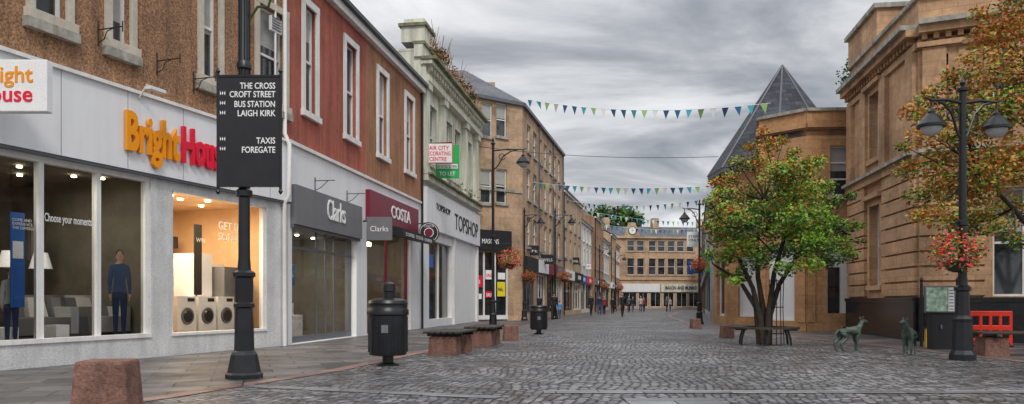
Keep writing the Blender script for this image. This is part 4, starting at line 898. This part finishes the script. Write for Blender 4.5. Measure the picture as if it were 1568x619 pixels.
# ------------------------------------------------------------------ trees
def tree(name,b,clumps,stems,leafn,ls,orange):
    o=Obj(name); b=Vector(b)
    tips=[]
    for s0 in stems:
        pts=[b+Vector(v) for v in s0]; n=len(pts); o.tube('trunk',M['bark'],pts,[.085*(1-.75*i/(n-1))+.012 for i in range(n)],8); tips+= [pts[-1],pts[-2]]
    for c,r in clumps:
        c=Vector(c); t=min(tips,key=lambda p:(p-c).length); m=(t+c)/2+Vector((random.gauss(0,.1),random.gauss(0,.1),-.08)); o.tube('branches',M['bark'],[t,m,c],[.028,.018,.006],5)
        shade=random.random(); og=orange(c)
        for i in range(int(leafn*r*r*6)):
            d=Vector((random.gauss(0,1),random.gauss(0,1),random.gauss(0,1))).normalized()*random.random()**.5
            p=c+Vector((d.x*r*1.25,d.y*r*1.25,d.z*r*.85)); 
            x=random.random()
            if x<og*(.3+1.0*shade): mm=M['l4'] if random.random()<.6 else M['l5']
            else:
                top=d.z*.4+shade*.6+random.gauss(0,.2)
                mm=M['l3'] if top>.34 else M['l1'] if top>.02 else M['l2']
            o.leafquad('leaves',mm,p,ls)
    o.done(b)
random.seed(5)
cl=[]
for px,py,r in[(1105,300,.30),(1092,330,.25),(1120,275,.3),(1100,365,.32),(1115,395,.32),(1135,420,.25),(1140,345,.45),(1130,250,.25),(1150,300,.42),(1160,250,.4),(1178,222,.3),(1190,270,.45),(1175,350,.45),(1160,400,.35),(1195,320,.5),(1215,380,.4),(1225,295,.42),(1235,255,.35),(1250,330,.45),(1262,285,.3),(1275,310,.28),(1258,375,.45),(1285,350,.35),(1300,392,.25),(1290,375,.3),(1205,410,.3),(1240,405,.3),(1270,400,.28),(1312,345,.2),(1305,300,.17),(1215,235,.22),(1255,245,.2),(1088,390,.2),(1095,280,.2),(1150,225,.2),(1200,215,.18),(1125,430,.18),(1180,385,.35),(1230,350,.45),(1185,300,.4),(1140,380,.35),(1168,200,.15),(1320,370,.13),(1083,345,.14),(1120,325,.38),(1210,350,.4),(1165,325,.4),(1270,345,.35),(1205,255,.3),(1130,365,.35),(1090,310,.22),(1095,350,.25),(1108,420,.2)]:
    p=at(px,py,21+random.uniform(-1.1,1.1)); cl.append((p,r))
for k in range(10):
    t=random.uniform(0,6.28); cl.append((Vector((6.9+1.1*math.cos(t),21+1.3*math.sin(t),random.uniform(2.6,4.5))),.42))
stems=[[(-.05,0,0),(-.12,0,.7),(-.3,.05,1.5),(-.7,.1,2.4),(-.95,.1,3.2)],[(.02,.05,0),(.0,.1,.9),(-.15,.1,1.8),(-.1,.3,2.9),(.1,.3,3.9)],[(.1,0,0),(.14,0,.8),(.35,-.1,1.6),(.8,-.1,2.3),(1.3,0,2.9)],[(.05,-.08,0),(.08,-.1,.9),(.2,-.15,1.9),(.5,-.2,3.0),(.7,-.1,3.8)],[(-.1,.08,0),(-.2,.1,1),(-.6,.2,1.7),(-1.2,.3,2.1)]]
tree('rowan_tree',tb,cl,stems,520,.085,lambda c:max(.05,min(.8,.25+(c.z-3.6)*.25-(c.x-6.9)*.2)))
cl=[]
for px,py,r in[(1400,170,.3),(1420,205,.35),(1395,260,.32),(1415,300,.4),(1440,330,.35),(1470,345,.4),(1500,330,.5),(1450,240,.45),(1430,150,.35),(1460,120,.3),(1490,140,.45),(1480,200,.5),(1520,100,.5),(1545,40,.5),(1560,5,.5),(1510,60,.35),(1535,170,.6),(1560,240,.6),(1520,260,.6),(1550,320,.5),(1590,150,.7),(1600,60,.7),(1620,250,.8),(1640,330,.6),(1650,150,.7),(1600,-40,.6),(1660,0,.7),(1385,225,.18),(1405,330,.2),(1460,290,.4),(1530,350,.3),(1480,90,.2),(1560,370,.25),(1500,20,.2),(1700,200,.8),(1700,80,.7),(1720,300,.6),(1440,270,.35),(1425,180,.3),(1500,290,.4),(1475,165,.35),(1550,120,.45)]:
    p=at(px,py,17.3+random.uniform(-1.2,1.2)); cl.append((p,r))
tb2=Vector((12.2,17.3,0))
stems=[[(0,0,0),(.05,0,1.2),(-.3,0,2.2),(-1.2,-.1,3.2),(-2,-.1,4)],[(0,.05,0),(.1,.1,1.4),(.05,.1,2.8),(-.2,.2,4.5),(-.3,.2,6.2)],[(.05,0,0),(.1,0,1.5),(.6,0,2.8),(1.1,.1,4.2)],[(-.05,-.05,0),(-.05,-.1,1.6),(-.6,-.2,3),(-.9,-.3,4.8)]]
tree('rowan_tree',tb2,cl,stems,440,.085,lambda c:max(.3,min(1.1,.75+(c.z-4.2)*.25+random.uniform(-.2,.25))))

# ------------------------------------------------------------------ right furniture
o=Obj('traffic_barrier'); c=Vector((12.15,19.9,0)); L=.92;
for z in(.12,.42,.78): o.box('rails',M['redplastic'],c+Vector((0,0,z)),(L,.06,.13 if z>.2 else .1),-.3)
Rr=Matrix.Rotation(-.3,3,'Z')
for x in(-.45,-.22,0,.22,.45): o.box('uprights',M['redplastic'],c+Rr@Vector((x,0,.05)),(.07,.065,.86),-.3)
for x in(-.4,.4): o.box('feet',M['blackmatte'],c+Rr@Vector((x,0,0)),(.1,.5,.06),-.3)
o.done(c,bevel=.015)
o=Obj('utility_cabinet'); c=gp(1441,535); o.box('cabinet',M['blackmatte'],c,(.52,.4,.86),-.2); o.box('lid',M['black'],c+Vector((0,0,.861)),(.57,.45,.05),-.2); o.box('door_handle',M['greyb'],c+Vector((-.12,-.24,.5)),(.03,.03,.1),-.2); o.done(c,bevel=.01)
o=Obj('yellow_marker_post'); c=gp(1419,531); o.box('post',surf('amber_plastic',(.8,.45,.03),.5),c,(.09,.09,.46),0,.8); o.box('cap',M['black'],c+Vector((0,0,.461)),(.1,.1,.05)); o.done(c)
o=Obj('town_map_board'); y=19.9
for px in(1411,1466): q=at(px,0,y); o.tube('posts',M['black'],[(q.x,y,0),(q.x,y,1.68)],.035,10); o.lathe('finials',M['black'],(q.x,y,1.68),[(.035,0),(.05,.03),(.01,.1)],10)
p0=at(1415,479,y);p1=at(1462,438,y); bd(o,'frame',M['greyb'],p0.x,p1.x,p0.z,p1.z,y-.03,.05)
bd(o,'map_panel',surf('map_print',(.35,.5,.38),.5,.6,9),p0.x+.04,p1.x-.2,p0.z+.04,p1.z-.04,y-.034,.003); bd(o,'index_panel',M['wtext'],p1.x-.18,p1.x-.03,p0.z+.04,p1.z-.04,y-.034,.003)
for k in range(7): bd(o,'index_lines',M['greyp'],p1.x-.165,p1.x-.05,p0.z+.08+k*.08,p0.z+.1+k*.08,y-.038,.003)
o.done()
o=Obj('to_let_sign'); p0=at(1054,419,60);p1=at(1071,399,60); bd(o,'board',M['blue'],p0.x,p1.x+.3,p0.z,p1.z,60,.08); o.text('letters',M['wtext'],'To Let',(p0.x+.05,60,p0.z+.35),(1,0,0),(0,0,1),.36,.01); o.tube('bracket',M['iron'],[(p1.x,60.04,p1.z-.1),(15.3,60.04,p1.z-.1)],.03); o.done()
o=Obj('white_hanging_sign'); p0=at(1052,378,52);p1=at(1070,355,52); bd(o,'board',M['wtext'],p0.x,p1.x+.2,p0.z,p1.z,52,.08); o.text('letters',M['blackmatte'],'STAFF\nONLY',(p0.x+.08,52,p0.z+.6),(1,0,0),(0,0,1),.24,.01,width=.72); o.tube('bracket',M['iron'],[(p1.x,52.04,p1.z-.1),(13.4,52.04,p1.z-.1)],.03); o.done()
for px,py,Y,mm,t in((836,398,54,'blackmatte','JEWELS'),(812,384,50,'blackmatte','CAFE'),(878,400,70,'blackmatte','TRAVEL'),(897,408,82,'white','BANK')):
    o=Obj('hanging_shop_sign'); p=at(px,py,Y); bd(o,'board',M[mm],p.x-.55,p.x+.55,p.z-.3,p.z+.3,Y,.08); o.text('letters',M['wtext' if mm!='white' else 'redl'],t,(p.x,Y,p.z-.1),(1,0,0),(0,0,1),.28,.01,'CENTER',width=.9); o.tube('bracket',M['iron'],[(p.x-1.5,Y+.04,p.z+.32),(p.x+.55,Y+.04,p.z+.32)],.025); o.done()
bc=[surf('bunting_blue',(.03,.15,.30),.7),surf('bunting_teal',(.05,.33,.40),.7),surf('bunting_green',(.28,.46,.16),.7),surf('bunting_white',(.7,.72,.7),.7),surf('bunting_navy',(.03,.07,.18),.7)]
def bunting(a,b,sag,n,s=.42):
    o=Obj('bunting'); a=Vector(a);b=Vector(b)
    P=lambda t:a.lerp(b,t)-Vector((0,0,sag*4*t*(1-t)))
    o.tube('cord',M['wtext'],[P(i/24) for i in range(25)],.012,4)
    for i in range(n):
        t=(i+.5)/n; p=P(t); e=(P(t+.3/n)-P(t-.3/n)).normalized(); sw=Vector((random.gauss(0,.05),random.gauss(0,.1),-s*1.15))
        o.raw('flags',bc[i%5],[p-e*s*.45,p+e*s*.45,p+sw],[(0,1,2)])
    o.done((a+b)/2)
bunting(at(805,152,47.5),at(1180,158,37.5),.5,23,.42)
bunting(at(812,279,52),at(1087,285,46),.25,24,.36)
bunting(at(866,306,66),at(1085,304,50),.5,22,.36)
bunting(at(884,320,78),at(1078,340,90),.4,24,.45)
bunting(at(900,340,92),at(1072,350,110),.5,24,.55)
o=Obj('overhead_cable'); a=at(720,223,45.8);b=at(1100,240,41); o.tube('c',M['black'],[a.lerp(b,i/10)-Vector((0,0,.3*4*(i/10)*(1-i/10))) for i in range(11)],.014,4); o.done()

# ------------------------------------------------------------------ world, sun, camera
wd=bpy.data.worlds.new('World'); scene.world=wd; wd.use_nodes=True; nt=wd.node_tree; nt.nodes.clear()
out=N(nt,'ShaderNodeOutputWorld'); bg=N(nt,'ShaderNodeBackground'); nt.links.new(bg.outputs[0],out.inputs[0])
sk=N(nt,'ShaderNodeTexSky'); sk.sky_type='NISHITA'; sk.sun_disc=False; sk.sun_elevation=math.radians(46); sk.sun_rotation=math.radians(190)
tc=N(nt,'ShaderNodeTexCoord').outputs['Generated']; sp=N(nt,'ShaderNodeSeparateXYZ'); nt.links.new(tc,sp.inputs[0])
zc=maprange(nt,sp.outputs[2],0,1,.16,1.16)
def div(a,b): 
    m=N(nt,'ShaderNodeMath',operation='DIVIDE'); nt.links.new(a,m.inputs[0]); nt.links.new(b,m.inputs[1]); return m.outputs[0]
cb=N(nt,'ShaderNodeCombineXYZ'); nt.links.new(div(sp.outputs[0],zc),cb.inputs[0]); nt.links.new(div(sp.outputs[1],zc),cb.inputs[1])
nn=N(nt,'ShaderNodeTexNoise'); nn.inputs['Scale'].default_value=1.15; nn.inputs['Detail'].default_value=9; nn.inputs['Roughness'].default_value=.56; nn.inputs['Distortion'].default_value=.6
nt.links.new(cb.outputs[0],nn.inputs['Vector'])
rp=N(nt,'ShaderNodeValToRGB'); nt.links.new(nn.outputs['Fac'],rp.inputs[0]); e=rp.color_ramp.elements
e[0].position=.36; e[0].color=(.27,.29,.325,1); e[1].position=.64; e[1].color=(.95,.96,.97,1)
x=e.new(.46); x.color=(.47,.485,.515,1); x=e.new(.54); x.color=(.72,.73,.745,1)
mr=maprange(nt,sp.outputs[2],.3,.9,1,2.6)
hz=maprange(nt,sp.outputs[2],0,.16,1.2,1)
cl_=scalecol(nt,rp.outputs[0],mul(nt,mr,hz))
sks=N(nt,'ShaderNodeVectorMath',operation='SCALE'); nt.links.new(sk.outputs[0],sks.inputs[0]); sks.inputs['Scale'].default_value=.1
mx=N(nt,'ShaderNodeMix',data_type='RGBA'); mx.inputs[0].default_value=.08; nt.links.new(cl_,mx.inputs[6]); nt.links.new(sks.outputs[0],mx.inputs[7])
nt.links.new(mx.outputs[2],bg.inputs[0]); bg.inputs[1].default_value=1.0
sl=bpy.data.lights.new('sun','SUN'); sl.energy=1.5; sl.angle=math.radians(12); sl.color=(1,.95,.88); so=link(bpy.data.objects.new('sun',sl))
so.rotation_euler=Vector((-.13,.72,-.75)).to_track_quat('-Z','Y').to_euler()
cam=bpy.data.cameras.new('camera'); co_=link(bpy.data.objects.new('camera',cam)); co_.location=(0,0,CH); co_.rotation_euler=(math.radians(90),0,0)
cam.sensor_width=36; cam.lens=FP/1568*36; cam.shift_y=(HY-309.5)/1568; cam.clip_end=1500; cam.clip_start=.1
scene.camera=co_
scene.view_settings.view_transform='Standard'; scene.view_settings.look='None'; scene.view_settings.exposure=0
